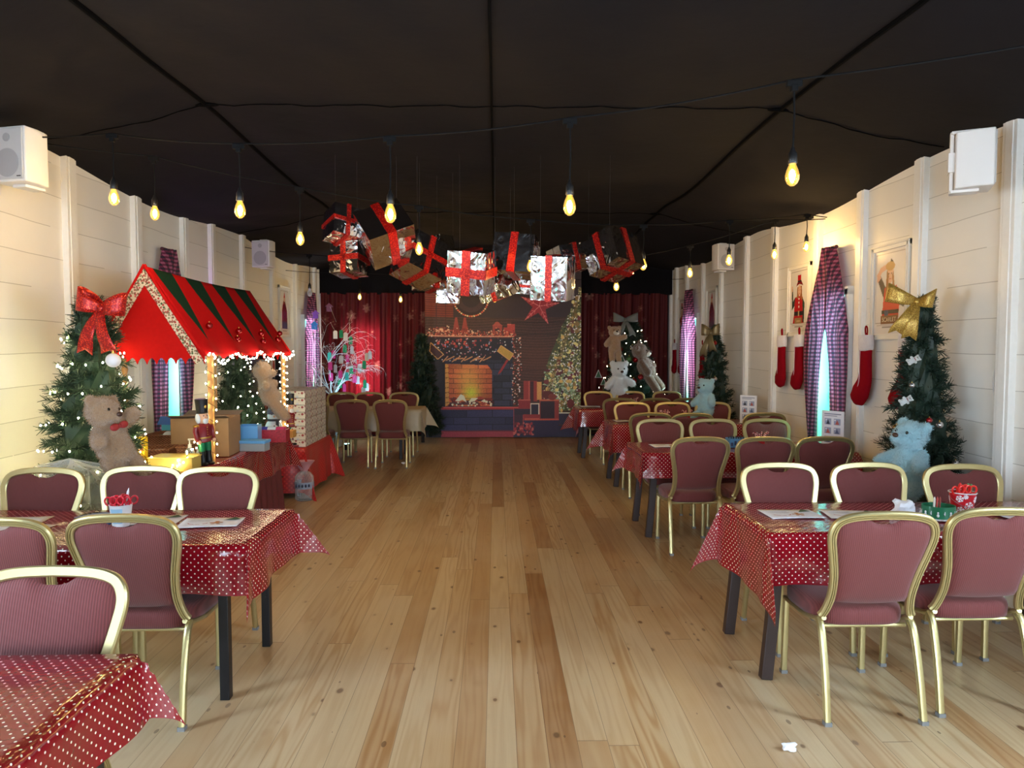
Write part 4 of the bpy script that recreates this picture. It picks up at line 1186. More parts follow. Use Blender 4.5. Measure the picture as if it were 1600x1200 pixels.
def bear(label, loc, rot, s, m, arms, legs, head=(0, 0, 0), muz=None, group='plush bears', fuzz=3600, seed=0, soles=None):
    """local frame: bear faces -Y, Z up, about one unit tall"""
    t = thing('plush_bear', label, 'teddy bear', loc, 0, group, rot=tuple(R(a) for a in rot), scale=s)
    b = MB()
    t.rotation_mode = 'ZXY'
    b.ell((0, 0, .34), (.185, .16, .24)); b.ell((0, -.02, .24), (.19, .17, .16))
    HR = Euler(tuple(R(a) for a in head)).to_matrix(); hc = Vector((0, -.01, .70))
    H = lambda p: hc + HR @ Vector(p)
    b.ell((0, 0, .55), (.12, .12, .10))
    b.ell(H((0, 0, .02)), (.185, .165, .16), HR); b.ell(H((0, -.02, -.05)), (.17, .15, .10), HR)
    b.ell(H((0, -.145, -.045)), (.092, .085, .07), HR)
    for sg in (-1, 1): b.ell(H((sg * .150, .01, .135)), (.068, .04, .068), HR)
    for sg, e in zip((-1, 1), arms): limb(b, (sg * .13, -.01, .50), e, .072, .082)
    for sg, e in zip((-1, 1), legs):
        limb(b, (sg * .10, -.02, .18), e, .098, .090)
        d = (Vector(e) - Vector((sg * .10, -.02, .18))).normalized()
    tmp = b.build('tmp', m)
    rm = tmp.modifiers.new('r', 'REMESH'); rm.mode = 'VOXEL'; rm.voxel_size = .017
    sm = tmp.modifiers.new('s', 'SMOOTH'); sm.iterations = 7; sm.factor = .5
    me = bpy.data.meshes.new_from_object(tmp.evaluated_get(bpy.context.evaluated_depsgraph_get()))
    bpy.data.objects.remove(tmp)
    rnd = random.Random(seed)
    polys = me.polygons; vs0 = [v.co.copy() for v in me.vertices]
    vs = [tuple(v) for v in vs0]; fs = [tuple(p.vertices) for p in polys]
    cen = [(p.center.copy(), p.normal.copy()) for p in polys]
    for _ in range(fuzz):
        c, n = cen[rnd.randrange(len(cen))]
        d = (n + Vector((rnd.uniform(-.7, .7), rnd.uniform(-.7, .7), rnd.uniform(-.9, .4)))).normalized()
        w = d.cross(Vector((rnd.random(), rnd.random(), rnd.random()))).normalized() * .0045
        c = c + Vector((rnd.uniform(-.008, .008), rnd.uniform(-.008, .008), rnd.uniform(-.008, .008)))
        o = len(vs); vs += [tuple(c - w - n * .003), tuple(c + w - n * .003), tuple(c + d * rnd.uniform(.018, .032))]; fs.append((o, o + 1, o + 2))
    q = MB().add(vs, fs); q.build('fur_body', m, t, smooth=180)
    MB().ell(H((0, -.228, -.02)), (.036, .022, .026), HR, n=12, m=8).build('nose', NOSE, t)
    for sg in (-1, 1): MB().ell(H((sg * .068, -.152, .035)), (.016, .012, .018), HR, n=10, m=8).build('eye', EYE, t)
    if muz: MB().ell(H((0, -.155, -.05)), (.094, .08, .066), HR, n=16, m=10).build('muzzle', muz, t)
    if soles:
        for sg, e in zip((-1, 1), legs):
            hp = Vector((sg * .10, -.02, .18)); d = (Vector(e) - hp).normalized()
            MB().ell(Vector(e) + d * .062, (.064, .064, .03), Vector((0, 0, 1)).rotation_difference(d).to_matrix(), n=14, m=8).build('sole', soles, t)
    return t
b1 = bear('beige plush bear with red-spotted scarf on the fir by the stall', (at(192, 740, Y=4.50)), (6, -14, 64), .57, BEIGE_F,
     ((-.24, -.14, .42), (.27, -.10, .60)), ((-.12, -.10, -.10), (.15, -.12, -.06)), head=(8, 14, 10), seed=1, fuzz=6000)
bw = MB()
for sg in (-1, 1): bw.ell((sg * .055, -.20, .53), (.055, .025, .04), n=12, m=8)
bw.ell((0, -.205, .53), (.022, .025, .025), n=10, m=6); bw.build('bow_tie', mat('red_spot_cloth', rgb(150, 36, 36), .7), b1)
bear('pale blue plush bear on the fir with the gold bow', at(1416, 782, Y=4.60), (-6, 6, -58), .60, BLUE_F,
     ((-.30, -.02, .40), (.22, -.20, .36)), ((-.14, -.24, .06), (.14, -.24, .06)), head=(-6, 10, -12), seed=2, fuzz=5500)
bear('pale blue plush bear sitting before the far window fir', at(1103, 655, Y=9.2), (0, 0, -50), .60, BLUE_F,
     ((-.2, -.16, .34), (.22, -.12, .36)), ((-.13, -.26, .06), (.14, -.24, .04)), head=(-4, 0, -8), seed=3, fuzz=2500)
bear('white plush bear low on the wide lit fir', at(967, 628, Y=11.68), (0, 0, 6), .76, WHITE_F,
     ((-.27, -.10, .36), (.27, -.08, .40)), ((-.11, -.12, -.06), (.11, -.12, -.06)), head=(4, 0, 0), seed=4, fuzz=2500)
MB_t = bear('beige plush bear high on the wide lit fir', at(960, 556, Y=11.8), (0, 0, 8), .56, BEIGE_F,
     ((-.26, -.06, .34), (.28, -.10, .56)), ((-.10, -.10, -.10), (.11, -.12, -.12)), head=(-10, 0, 0), seed=5, fuzz=2000, muz=PALE)
bear('big tan plush bear leaning off the wide lit fir', at(1017, 598, Y=11.9), (4, -22, 62), .80, TAN_F,
     ((-.19, -.08, .26), (.20, -.10, .30)), ((-.11, -.10, -.16), (.11, -.14, -.16)), head=(14, -8, 6), seed=6, fuzz=2500, muz=PALE, soles=PALE)
bear('beige plush bear hanging from the stall post', at(428, 642, Y=6.95), (6, -14, 112), .56, BEIGE_F,
     ((-.24, .02, .46), (.2, -.14, .44)), ((-.13, -.14, -.12), (.14, -.10, -.10)), head=(6, 0, -6), seed=7, fuzz=3000)
# ================================================================== market stall
REDC = mat('red_felt', rgb(178, 20, 18), .95, var=.05, varscale=40, spec=.08)
GREENC = mat('dark_green_felt', rgb(18, 44, 34), .85, sheen=.3)
def stripe_roof():
    q = NT('red_green_striped_canopy'); uv = q.sep(q.coord('UV'))
    f = q.math('ABSOLUTE', q.math('SUBTRACT', q.math('FRACT', q.math('ADD', q.math('MULTIPLY', uv[0], 4.0), -.02)), .42))
    lim = q.math('MULTIPLY', .29, q.math('SUBTRACT', 1.0, q.math('POWER', q.math('DIVIDE', uv[1], .80), 1.4)))
    g = q.math('MULTIPLY', q.math('LESS_THAN', f, lim), q.math('LESS_THAN', uv[1], .8))
    n = q.noise(q.coord(), 50, 3)
    q.base(q.mix(g, q.mix(n, rgb(186, 18, 22), rgb(164, 14, 20)), q.mix(n, rgb(16, 44, 34), rgb(26, 56, 42))))
    q.set(rough=.95, spec=.08)
    return q.m
def trim_band():
    q = NT('floral_trim'); o = q.coord()
    v = q.voro(o, 62, 'Color'); d = q.voro(o, 62)
    s = q.sep(v)
    c = q.ramp(s[0], [(0, rgb(168, 40, 40)), (.33, rgb(60, 84, 52)), (.34, rgb(70, 96, 60)), (.66, rgb(150, 120, 96)), (.67, rgb(120, 84, 66)), (1, rgb(176, 60, 60))])
    q.base(q.mix(q.math('GREATER_THAN', d, .52), c, rgb(206, 188, 160))); q.set(rough=.7)
    return q.m
WOOD = mat('honey_pine_post', rgb(176, 126, 74), .5, var=.12, varscale=20)
SX, SY0, SY1, SZR, SZE, SHW = -2.50, 5.15, 7.30, 2.235, 1.60, .41
st = thing('market_stall', 'toy market stall frame with red and green striped gabled canopy', 'market stall', (SX, (SY0 + SY1) / 2, .765))
oS = Vector((SX, (SY0 + SY1) / 2, .765))
def S(p): return Vector(p) - oS
for side, nm in ((1, 'canopy_slope'), (-1, 'canopy_slope')):
    def fn(u, v, side=side):
        sc = SHW * (v + .06 * math.sin(PI * v)) * (1 if v < 1 else 1)
        zz = SZR - (SZR - SZE) * v - .035 * math.sin(PI * v)
        sag = -.03 * math.sin(PI * u) * (1 - v) * .6 + .012 * math.sin(4 * 2 * PI * u) * v
        w = .012 * math.sin(60 * u) * (v > .97)
        return S((SX + side * (sc * .97 + .004 + .01 * math.sin(8 * PI * u) * v), SY0 + .02 + (SY1 - SY0 - .02) * u, zz + sag + w))
    MB().grid(fn, 48, 22, uv=lambda u, v: (u, v)).build(nm, stripe_roof() if side == 1 else MATS['roof'], st, smooth=180, solid=.006)
    MATS['roof'] = bpy.data.materials['red_green_striped_canopy']
def gable(y, nm):
    pts = []
    n = 12
    for i in range(n * 6 + 1):
        u = i / (n * 6); x = -SHW + 2 * SHW * u
        pts.append((SX + x, SZE - .05 + -.012 + .046 * abs(math.sin(PI * n * u)) ** .7 * 1.0 - .0))
    pts += [(SX + SHW, SZE + .02), (SX, SZR), (SX - SHW, SZE + .02)]
    M = Matrix(((1, 0, 0, 0), (0, 0, 1, 0), (0, 1, 0, 0), (0, 0, 0, 1)))
    M = Matrix.Translation(-oS) @ M
    MB().prism(pts, y - .004, y + .004, M).build(nm, REDC, st, smooth=0)
gable(SY0, 'gable_panel'); gable(SY1, 'gable_panel')
b = MB()
TB = trim_band()
for side in (-1, 1):
    a, c = Vector((SX + side * .0, SY0 - .012, SZR - .015)), Vector((SX + side * (SHW - .005), SY0 - .012, SZE - .03))
    d = (c - a).normalized(); n = Vector((d.z, 0, -d.x)) * (1 if side < 0 else -1)
    if n.z > 0: n = -n
    w = .062
    q = [a - d * 0, c, c + n * w, a + n * w * 1.0 + Vector((0, 0, -.0))]
    q[3] = Vector((SX, a.y, a.z - w / abs(n.z)))
    vs = [S(p) for p in q] + [S(p + Vector((0, .006, 0))) for p in q]
    b.add(vs, [(0, 1, 2, 3), (7, 6, 5, 4), (0, 4, 5, 1), (1, 5, 6, 2), (2, 6, 7, 3), (3, 7, 4, 0)])
b.build('floral_trim', TB, st, smooth=0)
b = MB()
for side in (-1, 1):
    P = [S((SX + side * v * SHW, SY0 - .004, SZR + .012 - (SZR - SZE) * v - .03 * math.sin(PI * v))) for v in np.linspace(0, 1.02, 12)]
    b.tube(P, .012, 6)
b.build('piping', REDC, st)
for px_, py_ in ((-2.19, 5.50), (-2.15, 7.24), (-2.84, 5.50), (-2.84, 7.24)):
    o_ = S((px_, py_, .765))
    if px_ > -2.5: MB().box((o_.x, o_.y, .43), (.036, .036, .86)).build('post', WOOD, st, smooth=0, bevel=.004)
    else:
        q = MB(); q.m = Matrix.Translation((o_.x, o_.y, 0))
        q.lathe([(.024, 0), (.024, .06), (.016, .08), (.024, .11), (.014, .16), (.019, .40), (.019, .5), (.014, .68), (.024, .73), (.016, .76), (.024, .79), (.024, .86)], n=14); q.build('post', WOOD, st)
b = MB()
for yy in (5.50, 7.24): b.box(S((SX, yy, 1.61)), (.72, .03, .03))
for xx in (-2.15, -2.84): b.box(S((xx, 6.28, 1.61)), (.03, 1.95, .03))
b.box(S((SX, 6.22, SZR - .06)), (.025, 2.1, .03))
b.build('roof_frame', WOOD, st, smooth=0)
# baubles at the points of the canopy stripes
RB = mat('red_glass_bauble', rgb(150, 8, 14), .06, .55, coat=.6)
def bauble(loc, r, m, label, cap=True, group='baubles'):
    t = thing('bauble', label, 'bauble', loc, 0, group)
    MB().ell((0, 0, 0), r, n=18, m=12).build('ball', m, t)
    MB().lathe([(r * .2, r * .95), (r * .2, r * 1.15), (r * .08, r * 1.2), (r * .08, r * 1.4)], n=10).build('bauble_cap', mat('gold_cap', rgb(190, 150, 70), .3, .9), t)
    return t
for i, (bx, by, d) in enumerate(((327, 509, 5.55), (371, 530, 6.05), (373, 517, 6.12), (411, 533, 6.65), (408, 521, 6.62), (437, 521, 7.02), (434, 530, 7.0))):
    p = at(bx, by, Y=d); 
    bauble(p, .026, RB, 'red glass bauble on the stall canopy, %s along from the gable' % ORD[i])
# stall lights
rnd = random.Random(12)
wire, bl = [], []
xe = SX + SHW + .012
for i in range(61):
    u = i / 60; wire.append(Vector((xe, SY0 + .05 + 2.15 * u, SZE - .012 + .028 * math.cos(u * 8 * PI))))
for i in range(84):
    u = (i + rnd.random() * .6) / 84; bl.append(Vector((xe + rnd.uniform(-.006, .02), SY0 + .03 + 2.2 * u, SZE - .02 + .032 * math.cos(u * 8 * PI) + rnd.uniform(-.018, .018))))
fairy('warm fairy lights along the eave of the stall canopy', bl, wire, FW, r=.0058)
for (px_, py_, lab, n, ph) in ((-2.19, 5.50, 'fairy lights wound down the stall post nearest the camera', 26, 0), (-2.15, 7.24, 'fairy lights wound down the far stall post beside the plush bear', 34, 1)):
    wire = [Vector((px_ + .033 * math.cos(a), py_ + .033 * math.sin(a), 1.57 - .78 * k / 80)) for k in range(81) for a in [ph + k * .5]]
    bl = [Vector((px_ + .04 * math.cos(a), py_ + .04 * math.sin(a), 1.56 - .76 * k / n)) for k in range(n) for a in [ph + k * 2.1 + 4.0]]
    fairy(lab, bl, wire, FY if ph == 0 else FW, r=.006)
# counter
table('stall counter table under the polka cloth with the nutcracker', -3.05, -2.17, 5.08, 7.36, (-2.95, -2.26), False, z=.755)
cloth('tablecloth', 'red polka-dot cloth over the stall counter', -3.06, -2.16, 5.07, 7.37, .76, .04, .31, .30, .28, VINYL, {(1, -1): .1, (1, 1): .35}, 9)
def skirt_mat():
    q = NT('dark_mesh_skirt'); o = q.coord(); s = q.sep(o)
    a = q.math('SINE', q.math('MULTIPLY', s[1], 420.0)); c = q.math('SINE', q.math('MULTIPLY', s[2], 420.0))
    f = q.math('GREATER_THAN', q.math('MULTIPLY', a, c), .35)
    q.base(q.mix(f, rgb(78, 24, 30), rgb(150, 70, 70))); q.set(rough=.6)
    return q.m
def fn(u, v):
    L = [(-2.95, 5.14), (-2.24, 5.14), (-2.24, 7.30)]
    tt = u * (0.71 + 2.16)
    if tt < .71: x, y = -2.95 + tt, 5.14; nx, ny = 0, -1
    else: x, y = -2.24, 5.14 + (tt - .71); nx, ny = 1, 0
    w = .018 * math.sin(tt * 38) * (.4 + .6 * v) + .05 * v
    return (x + nx * w, y + ny * w, .70 * (1 - v) + .004)
tag(MB().grid(fn, 150, 10).build('table_skirt', skirt_mat(), smooth=180), 'dark red mesh skirt hanging under the stall counter cloth', 'table skirt')
# red cloth table with the wall of wrapped boxes
table('low table under the red patterned cloth beyond the stall', -2.62, -2.14, 7.86, 9.05, (-2.2, -2.55), False, z=.55)
cloth('tablecloth', 'red patterned cloth hanging to the floor beyond the stall', -2.63, -2.12, 7.84, 9.07, .555, .5, .5, .5, .5, dots_mat('red_patterned_cloth', rgb(176, 22, 28), rgb(206, 60, 50), rgb(150, 20, 26), .45, .05, .011, .6), {(1, -1): .35, (1, 1): .3, (-1, -1): .3, (-1, 1): .3}, 10)
def toybox_mat():
    q = NT('patterned_toy_wrap'); o = q.coord()
    v = q.voro(o, 26, 'Color'); s = q.sep(v); d = q.voro(o, 26)
    e = q.voro(o, 26, 'Distance', 'DISTANCE_TO_EDGE')
    c = q.ramp(s[0], [(0, rgb(120, 132, 156)), (.4, rgb(196, 198, 206)), (.75, rgb(150, 60, 60)), (1, rgb(60, 70, 90))])
    c = q.mix(q.math('GREATER_THAN', d, .42), c, rgb(214, 206, 190))
    q.base(c); q.set(rough=.35)
    return q.m
TW = toybox_mat(); tb0 = None
for k in range(8):
    for i in range(2):
        for j in range(4):
            lab = 'patterned wrapped box, %s tier from the bottom, %s, %s of the pile' % (['first', 'second', 'third', 'fourth', 'fifth', 'sixth', 'seventh', 'top'][k], ('wall side', 'aisle side')[i], ('stall end', 'second row', 'third row', 'far end')[j])
            if tb0 is None: tb0 = o = MB().box((0, 0, .0375), (.199, .230, .0745)).build('wrapped_box', TW, smooth=0, bevel=.003)
            else: o = tb0.copy(); C.objects.link(o)
            tag(o, lab, 'wrapped box', 'patterned boxes piled beyond the stall')
            rr = random.Random(k * 8 + i * 4 + j)
            o.location = (-2.425 + i * .209, 8.02 + j * .242, .559 + k * .0782); o.rotation_euler = (0, 0, rr.uniform(-.006, .006))
# ================================================================== framed posters on the walls
FRAME_W = mat('ornate_white_frame', rgb(224, 220, 212), .5)
POSTER_M = printmat('printed_poster', .25)
def text_mesh(txt, size, m, parent, M, name='lettering', depth=.001):
    cu = bpy.data.curves.new('t', 'FONT'); cu.body = txt; cu.size = size; cu.align_x = 'CENTER'; cu.align_y = 'CENTER'; cu.extrude = depth
    o = bpy.data.objects.new('t', cu); C.objects.link(o)
    me = bpy.data.meshes.new_from_object(o.evaluated_get(bpy.context.evaluated_depsgraph_get()))
    bpy.data.objects.remove(o)
    me.materials.clear(); me.materials.append(m); me.transform(M)
    o = bpy.data.objects.new(name, me); C.objects.link(o); o.parent = parent
    return o
def poster(sx, y, z, w, h, kind, label, seed=0):
    """sx: which wall; picture axes u to the viewer's left-right, v down"""
    t = thing('framed_poster', label, 'poster', (sx * (XW - .002), y, z), 0, 'framed elf posters')
    X = -sx
    b = MB()
    f = .045
    for s_ in (-1, 1):
        b.box((X * .014, s_ * (w / 2 - f / 2), 0), (.028, f, h)); b.box((X * .014, 0, s_ * (h / 2 - f / 2)), (.028, w, f))
        b.box((X * .030, s_ * (w / 2 - .010), 0), (.012, .014, h)); b.box((X * .030, 0, s_ * (h / 2 - .010)), (.012, w, .014))
        b.box((X * .024, s_ * (w / 2 - f), 0), (.014, .010, h - f)); b.box((X * .024, 0, s_ * (h / 2 - f)), (.014, w - f, .010))
    b.build('frame', FRAME_W, t, smooth=0, bevel=.002)
    im = Img(84, 110, 0, 100, 0, 130, (214, 208, 204)); q = random.Random(seed)
    im.rect(5, 5, 95, 6.4, (150, 140, 132)); im.rect(5, 112, 95, 113.2, (150, 140, 132)); im.rect(5, 5, 6.2, 113, (170, 160, 152)); im.rect(93.8, 5, 95, 113, (170, 160, 152))
    im.rect(28, 118, 72, 119.5, (150, 142, 136)); im.rect(12, 115, 88, 116, (176, 168, 160))
    red, dred, skin, hair = (176, 22, 28), (116, 16, 22), (214, 166, 138), (150, 96, 54)
    if kind == 'salute':
        red = (196, 44, 36)
        im.poly([(12, 46), (20, 38), (44, 66), (40, 84), (28, 70)], (74, 60, 56)); im.poly([(10, 50), (8, 36), (16, 32), (22, 42)], skin)
        im.poly([(8, 38), (20, 26), (48, 20), (50, 27), (24, 34), (15, 42)], skin)
        im.ell(52, 25, 8, 6, skin); im.poly([(52, 14), (62, 22), (50, 22)], (60, 48, 44))
        im.poly([(34, 58), (70, 56), (82, 70), (76, 112), (26, 112), (30, 80)], red); im.poly([(78, 62), (96, 82), (92, 90), (74, 84)], (70, 64, 62))
        im.ell(50, 38, 11, 14, skin); im.poly([(40, 30), (36, 70), (44, 74), (46, 40)], hair); im.poly([(60, 34), (66, 66), (58, 62), (56, 40)], hair)
        im.ell(50, 26, 14, 7, (184, 140, 84)); im.rect(26, 92, 78, 98, (40, 34, 40)); im.rect(34, 92, 46, 106, (60, 72, 104))
        im.ell(46, 37, 1.6, 1.2, (60, 40, 36)); im.ell(54, 37, 1.6, 1.2, (60, 40, 36)); im.line(47, 45, 53, 45, 1.2, (170, 70, 66))
        im.rect(24, 101, 76, 114, (122, 84, 54))
    elif kind == 'cloak':
        im.poly([(38, 34), (58, 34), (78, 62), (82, 112), (22, 112), (24, 60)], (122, 20, 34)); im.poly([(44, 44), (56, 44), (58, 112), (42, 112)], (70, 30, 50))
        im.ell(50, 27, 8, 10, skin); im.poly([(42, 24), (50, 6), (58, 24)], red); im.poly([(42, 24), (40, 44), (46, 40)], hair); im.poly([(58, 24), (60, 44), (54, 40)], hair)
        im.ell(47, 27, 1.2, 1, (60, 40, 36)); im.ell(53, 27, 1.2, 1, (60, 40, 36)); im.rect(24, 92, 80, 113, (70, 52, 58))
    else:
        im.poly([(10, 44), (16, 40), (18, 66), (30, 58), (32, 72), (12, 84)], (40, 50, 44)); im.ell(12, 40, 3.5, 6, skin)
        im.poly([(30, 58), (66, 56), (76, 68), (72, 94), (78, 112), (18, 112), (24, 94), (26, 72)], red); im.poly([(68, 60), (80, 72), (78, 110), (70, 110), (70, 80)], (38, 66, 48))
        im.poly([(40, 38), (64, 36), (68, 66), (58, 62), (54, 48), (44, 62), (38, 62)], hair); im.ell(52, 45, 8, 11, skin)
        im.poly([(34, 36), (44, 24), (60, 24), (72, 36), (52, 32)], dred); im.rect(42, 14, 60, 28, red); im.rect(42, 25, 61, 28, (60, 40, 40))
        im.ell(49, 44, 1.3, 1, (60, 40, 36)); im.ell(56, 44, 1.3, 1, (60, 40, 36)); im.line(50, 51, 55, 51, 1, (170, 70, 66))
        for yy in (62, 70, 78): im.ell(50, yy, 2.2, 2.2, (232, 220, 210))
        im.rect(25, 88, 74, 96, (34, 30, 34)); im.rect(46, 87, 52, 97, (170, 150, 110)); im.rect(28, 101, 66, 113, (150, 116, 76)); im.rect(38, 105, 57, 109, (186, 152, 106))
    iw, ih = w - 2 * f, h - 2 * f
    # on the right-hand wall the viewer's left is +y, on the other wall it is -y
    printed('print', im, lambda u, v: (X * .016 + 0 * u, sx * (iw / 2 - iw * u), ih / 2 - ih * v), POSTER_M, t)
    if kind == 'salute':
        M = Matrix(((0, 0, X, X * .018), (-sx, 0, 0, 0), (0, 1, 0, ih / 2 - ih * 107.5 / 130), (0, 0, 0, 1)))
        text_mesh('SCARLET', .052, mat('cream_lettering', rgb(222, 196, 160), .6), t, M)
    return t
poster(1, 5.88, 2.125, .58, .80, 'salute', 'framed poster of a person saluting behind a SCARLET sign, beside the gold-bow fir', 1)
poster(1, 7.66, 2.175, .56, .78, 'elf', 'framed poster of a person in red belted costume and tall hat, behind the gingham curtain', 2)
poster(1, 10.78, 2.2, .52, .78, 'cloak', 'framed poster of a person in red above the far dark fir', 3)
poster(1, 12.52, 2.18, .46, .78, 'elf2', 'framed poster of a person in red past the far window', 4)
poster(-1, 11.15, 2.22, .56, .80, 'cloak', 'framed poster of a person in a long red cloak beyond the stall roof', 5)
# ================================================================== christmas stockings
STOCK = mat('crimson_felt', rgb(128, 8, 22), .95, var=.06, varscale=40, spec=.08)
CUFF = fur_mat('white_plush_cuff', rgb(236, 230, 232), rgb(210, 200, 206))
PIPE = mat('white_piping', rgb(220, 190, 196), .7)
def stocking(y, ztop, s, toe, label, sx=1):
    t = thing('christmas_stocking', label, 'stocking', (sx * (XW - .075), y, ztop), 0, 'red stockings on the wall', scale=s)
    P = cr([(0, 0, -.10), (0, .004, -.20), (0, .0, -.33), (0, toe * .012, -.43), (0, toe * .06, -.52), (0, toe * .11, -.59), (0, toe * .13, -.625)], 5)
    n = len(P) - 1; rr = []
    for i in range(n + 1):
        u = i / n; rr.append([.075, .070, .070, .080, .098, .086, .03][min(6, int(u * 6))] * (1 - (u * 6 - int(u * 6))) + [.075, .070, .070, .080, .098, .086, .03][min(6, int(u * 6) + 1)] * (u * 6 - int(u * 6)))
    b = MB(); b.m = Matrix.Scale(.48, 4, (1, 0, 0)) @ Matrix.Scale(1.22, 4, (0, 1, 0)); b.tube(P, rr, 18); b.build('boot', STOCK, t, smooth=180)
    b = MB(); b.m = Matrix.Scale(.52, 4, (1, 0, 0)); b.lathe([(.07, -.165), (.090, -.155), (.094, -.11), (.090, -.05), (.083, -.03), (.06, -.035)], n=20); b.build('cuff', CUFF, t)
    MB().tube(cr([(0, -.012, -.035), (0, -.016, .0), (0, -.010, .035), (0, .006, .045), (0, .018, .03), (0, .016, 0), (0, .006, -.035)], 4), .007, 6).build('hanging_loop', STOCK, t)
    MB().tube(cr([(-sx * .036, .03, -.16), (-sx * .038, .03, -.3), (-sx * .041, .02 + toe * .01, -.43), (-sx * .034, toe * .10, -.56)], 5), .0035, 5).build('piping', PIPE, t)
    return t
stocking(6.13, 1.80, 1.02, 1, 'red white-cuffed stocking hanging under the SCARLET poster')
stocking(5.52, 1.80, 1.0, 1, 'red stocking half hidden behind the gold-bow fir')
stocking(7.96, 1.83, .98, .3, 'red white-cuffed stocking hanging clear of the curtain, under the hat poster')
stocking(7.50, 1.83, .98, .6, 'red stocking tucked half behind the gingham curtain')
stocking(12.78, 1.78, .92, .3, 'red stocking hanging farthest down the wall, past the far window')
stocking(12.32, 1.78, .92, .3, 'red stocking hanging just beside the far gingham curtain')
stocking(11.05, 1.74, .92, .3, 'red stocking half hidden behind the far fir')
# ================================================================== things on the tables
PAPER = mat('white_paper', rgb(226, 226, 232), .6)
INK = mat('grey_ink', rgb(120, 120, 128), .7); GING_C = mat('gingerbread_print', rgb(186, 120, 66), .7); TREEP = mat('green_print', rgb(48, 84, 62), .7); REDP = mat('red_print', rgb(176, 50, 50), .7)
def sheet(x, y, rz, label, art=1, z=.7545, w=.297, h=.21, group='colouring sheets on the tables'):
    t = thing('colouring_sheet', label, 'paper sheet', (x, y, z), rz, group)
    b = MB().grid(lambda u, v: ((u - .5) * w, (v - .5) * h, .002 * math.sin(3 * u + 2 * v) * 1.2 + .001), 8, 6); b.build('sheet', PAPER, t, smooth=180, solid=.0006)
    if art:
        Z = .0036
        def disc(cx, cy, rx, ry, n=12): return [(cx + rx * math.cos(2 * PI * i / n), cy + ry * math.sin(2 * PI * i / n), Z) for i in range(n)]
        q = MB()
        q.k = 0; q.poly(disc(.03, -.02, .018, .014)); q.poly(disc(.03, .004, .012, .011))
        for dx, dy in ((-.024, .0), (.024, .0), (-.014, -.034), (.014, -.034)): q.poly(disc(.03 + dx, -.016 + dy * .8, .010, .008))
        q.k = 1; q.poly([(.055, .03, Z), (.135, .045, Z), (.10, .095, Z)])
        q.k = 2
        for i in range(8):
            a = PI + PI * i / 8; c_ = Vector((-.06, -.02, Z)); q.poly([c_ + Vector((.05 * math.cos(a), .028 * math.sin(a), 0)), c_ + Vector((.05 * math.cos(a + .4), .028 * math.sin(a + .4), 0)), c_ + Vector((.044 * math.cos(a + .4), .022 * math.sin(a + .4), 0)), c_ + Vector((.044 * math.cos(a), .022 * math.sin(a), 0))])
        q.k = 3
        for i in range(4): q.box((-.06, .05 - i * .012, Z), (.12 - .02 * (i % 2), .0016, .0004))
        q.build('printed_drawing', [GING_C, TREEP, REDP, INK], t, smooth=0)
    return t
sheet(1.60, 3.78, .05, 'colouring sheet with gingerbread figure, aisle end of the snowflake-bucket table')
sheet(1.93, 3.76, -.12, 'colouring sheet in the middle of the snowflake-bucket table', 1)
sheet(2.84, 3.72, .2, 'white sheet beside the snowflake bucket', 0)
sheet(1.58, 6.50, .1, 'colouring sheet on the blue-tin table, aisle end')
sheet(2.72, 6.45, -.1, 'white sheet on the blue-tin table, wall end', 0)
sheet(1.62, 8.78, .06, 'colouring sheet on the candy-cane-cup table, aisle end')
sheet(2.62, 8.74, .1, 'white sheet on the candy-cane-cup table, wall end', 0)
sheet(1.46, 11.0, .05, 'white sheet on the table by the lit fir, aisle end', 0)
sheet(1.82, 11.0, -.1, 'white sheet on the table by the lit fir, middle', 0)
sheet(-1.47, 3.66, .12, 'colouring sheet at the aisle end of the scissors-cup table')
sheet(-1.80, 3.72, .1, 'colouring sheet next to the scissors cup', 1)
sheet(-2.50, 3.70, .15, 'white sheet at the wall side of the scissors-cup table', 0)
sheet(-2.40, 3.56, -.2, 'second white sheet lying before the blue dish', 0)
sheet(-1.95, 10.75, .1, 'dark-printed sheet on the beige-cloth table', 1)
SCIS = mat('red_scissor_handle', rgb(196, 20, 40), .3); STEEL = mat('steel', rgb(190, 190, 196), .25, .9)
def scissors(loc, rot, label, m=SCIS, group='scissors', s=1.0):
    t = thing('scissors', label, 'scissors', loc, 0, group, rot=rot, scale=s)
    b = MB()
    for sg in (-1, 1):
        b.tube([(sg * .019 + .016 * math.cos(2 * PI * i / 12), 0, .055 + .021 * math.sin(2 * PI * i / 12)) for i in range(12)], .0048, 6, closed=True)
        b.tube([(sg * .012, 0, .036), (sg * -.002, 0, .012)], .0045, 6)
    b.build('handle', m, t)
    b = MB()
    for sg in (-1, 1): b.box((sg * .004, sg * .0015, -.025), (.009, .0016, .08), Matrix.Rotation(sg * -.05, 3, 'Y'))
    b.build('blade', STEEL, t, smooth=0)
    return t
CUPW = mat('white_paper_cup', rgb(226, 226, 226), .5); CUPP = mat('pale_blue_print', rgb(150, 190, 214), .5)
cx, cy = at(189, 800, Y=3.60).x, 3.60
t = thing('paper_cup', 'white paper cup full of red scissors on the polka table', 'cup', (cx, cy, .755))
MB().lathe([(.038, 0), (.040, .002), (.053, .108), (.055, .111), (.051, .111), (.037, .006), (.001, .005)], n=24, cap=False).build('cup', CUPW, t)
b = MB()
for i in range(-5, 5):
    a0, a1 = -PI / 2 + i * .12, -PI / 2 + (i + 1) * .12
    b.add([(.0425 * math.cos(a0), .0425 * math.sin(a0), .02), (.0425 * math.cos(a1), .0425 * math.sin(a1), .02), (.0528 * math.cos(a1), .0528 * math.sin(a1), .095), (.0528 * math.cos(a0), .0528 * math.sin(a0), .095)], [(0, 1, 2, 3)])
b.build('printed_label', CUPP, t)
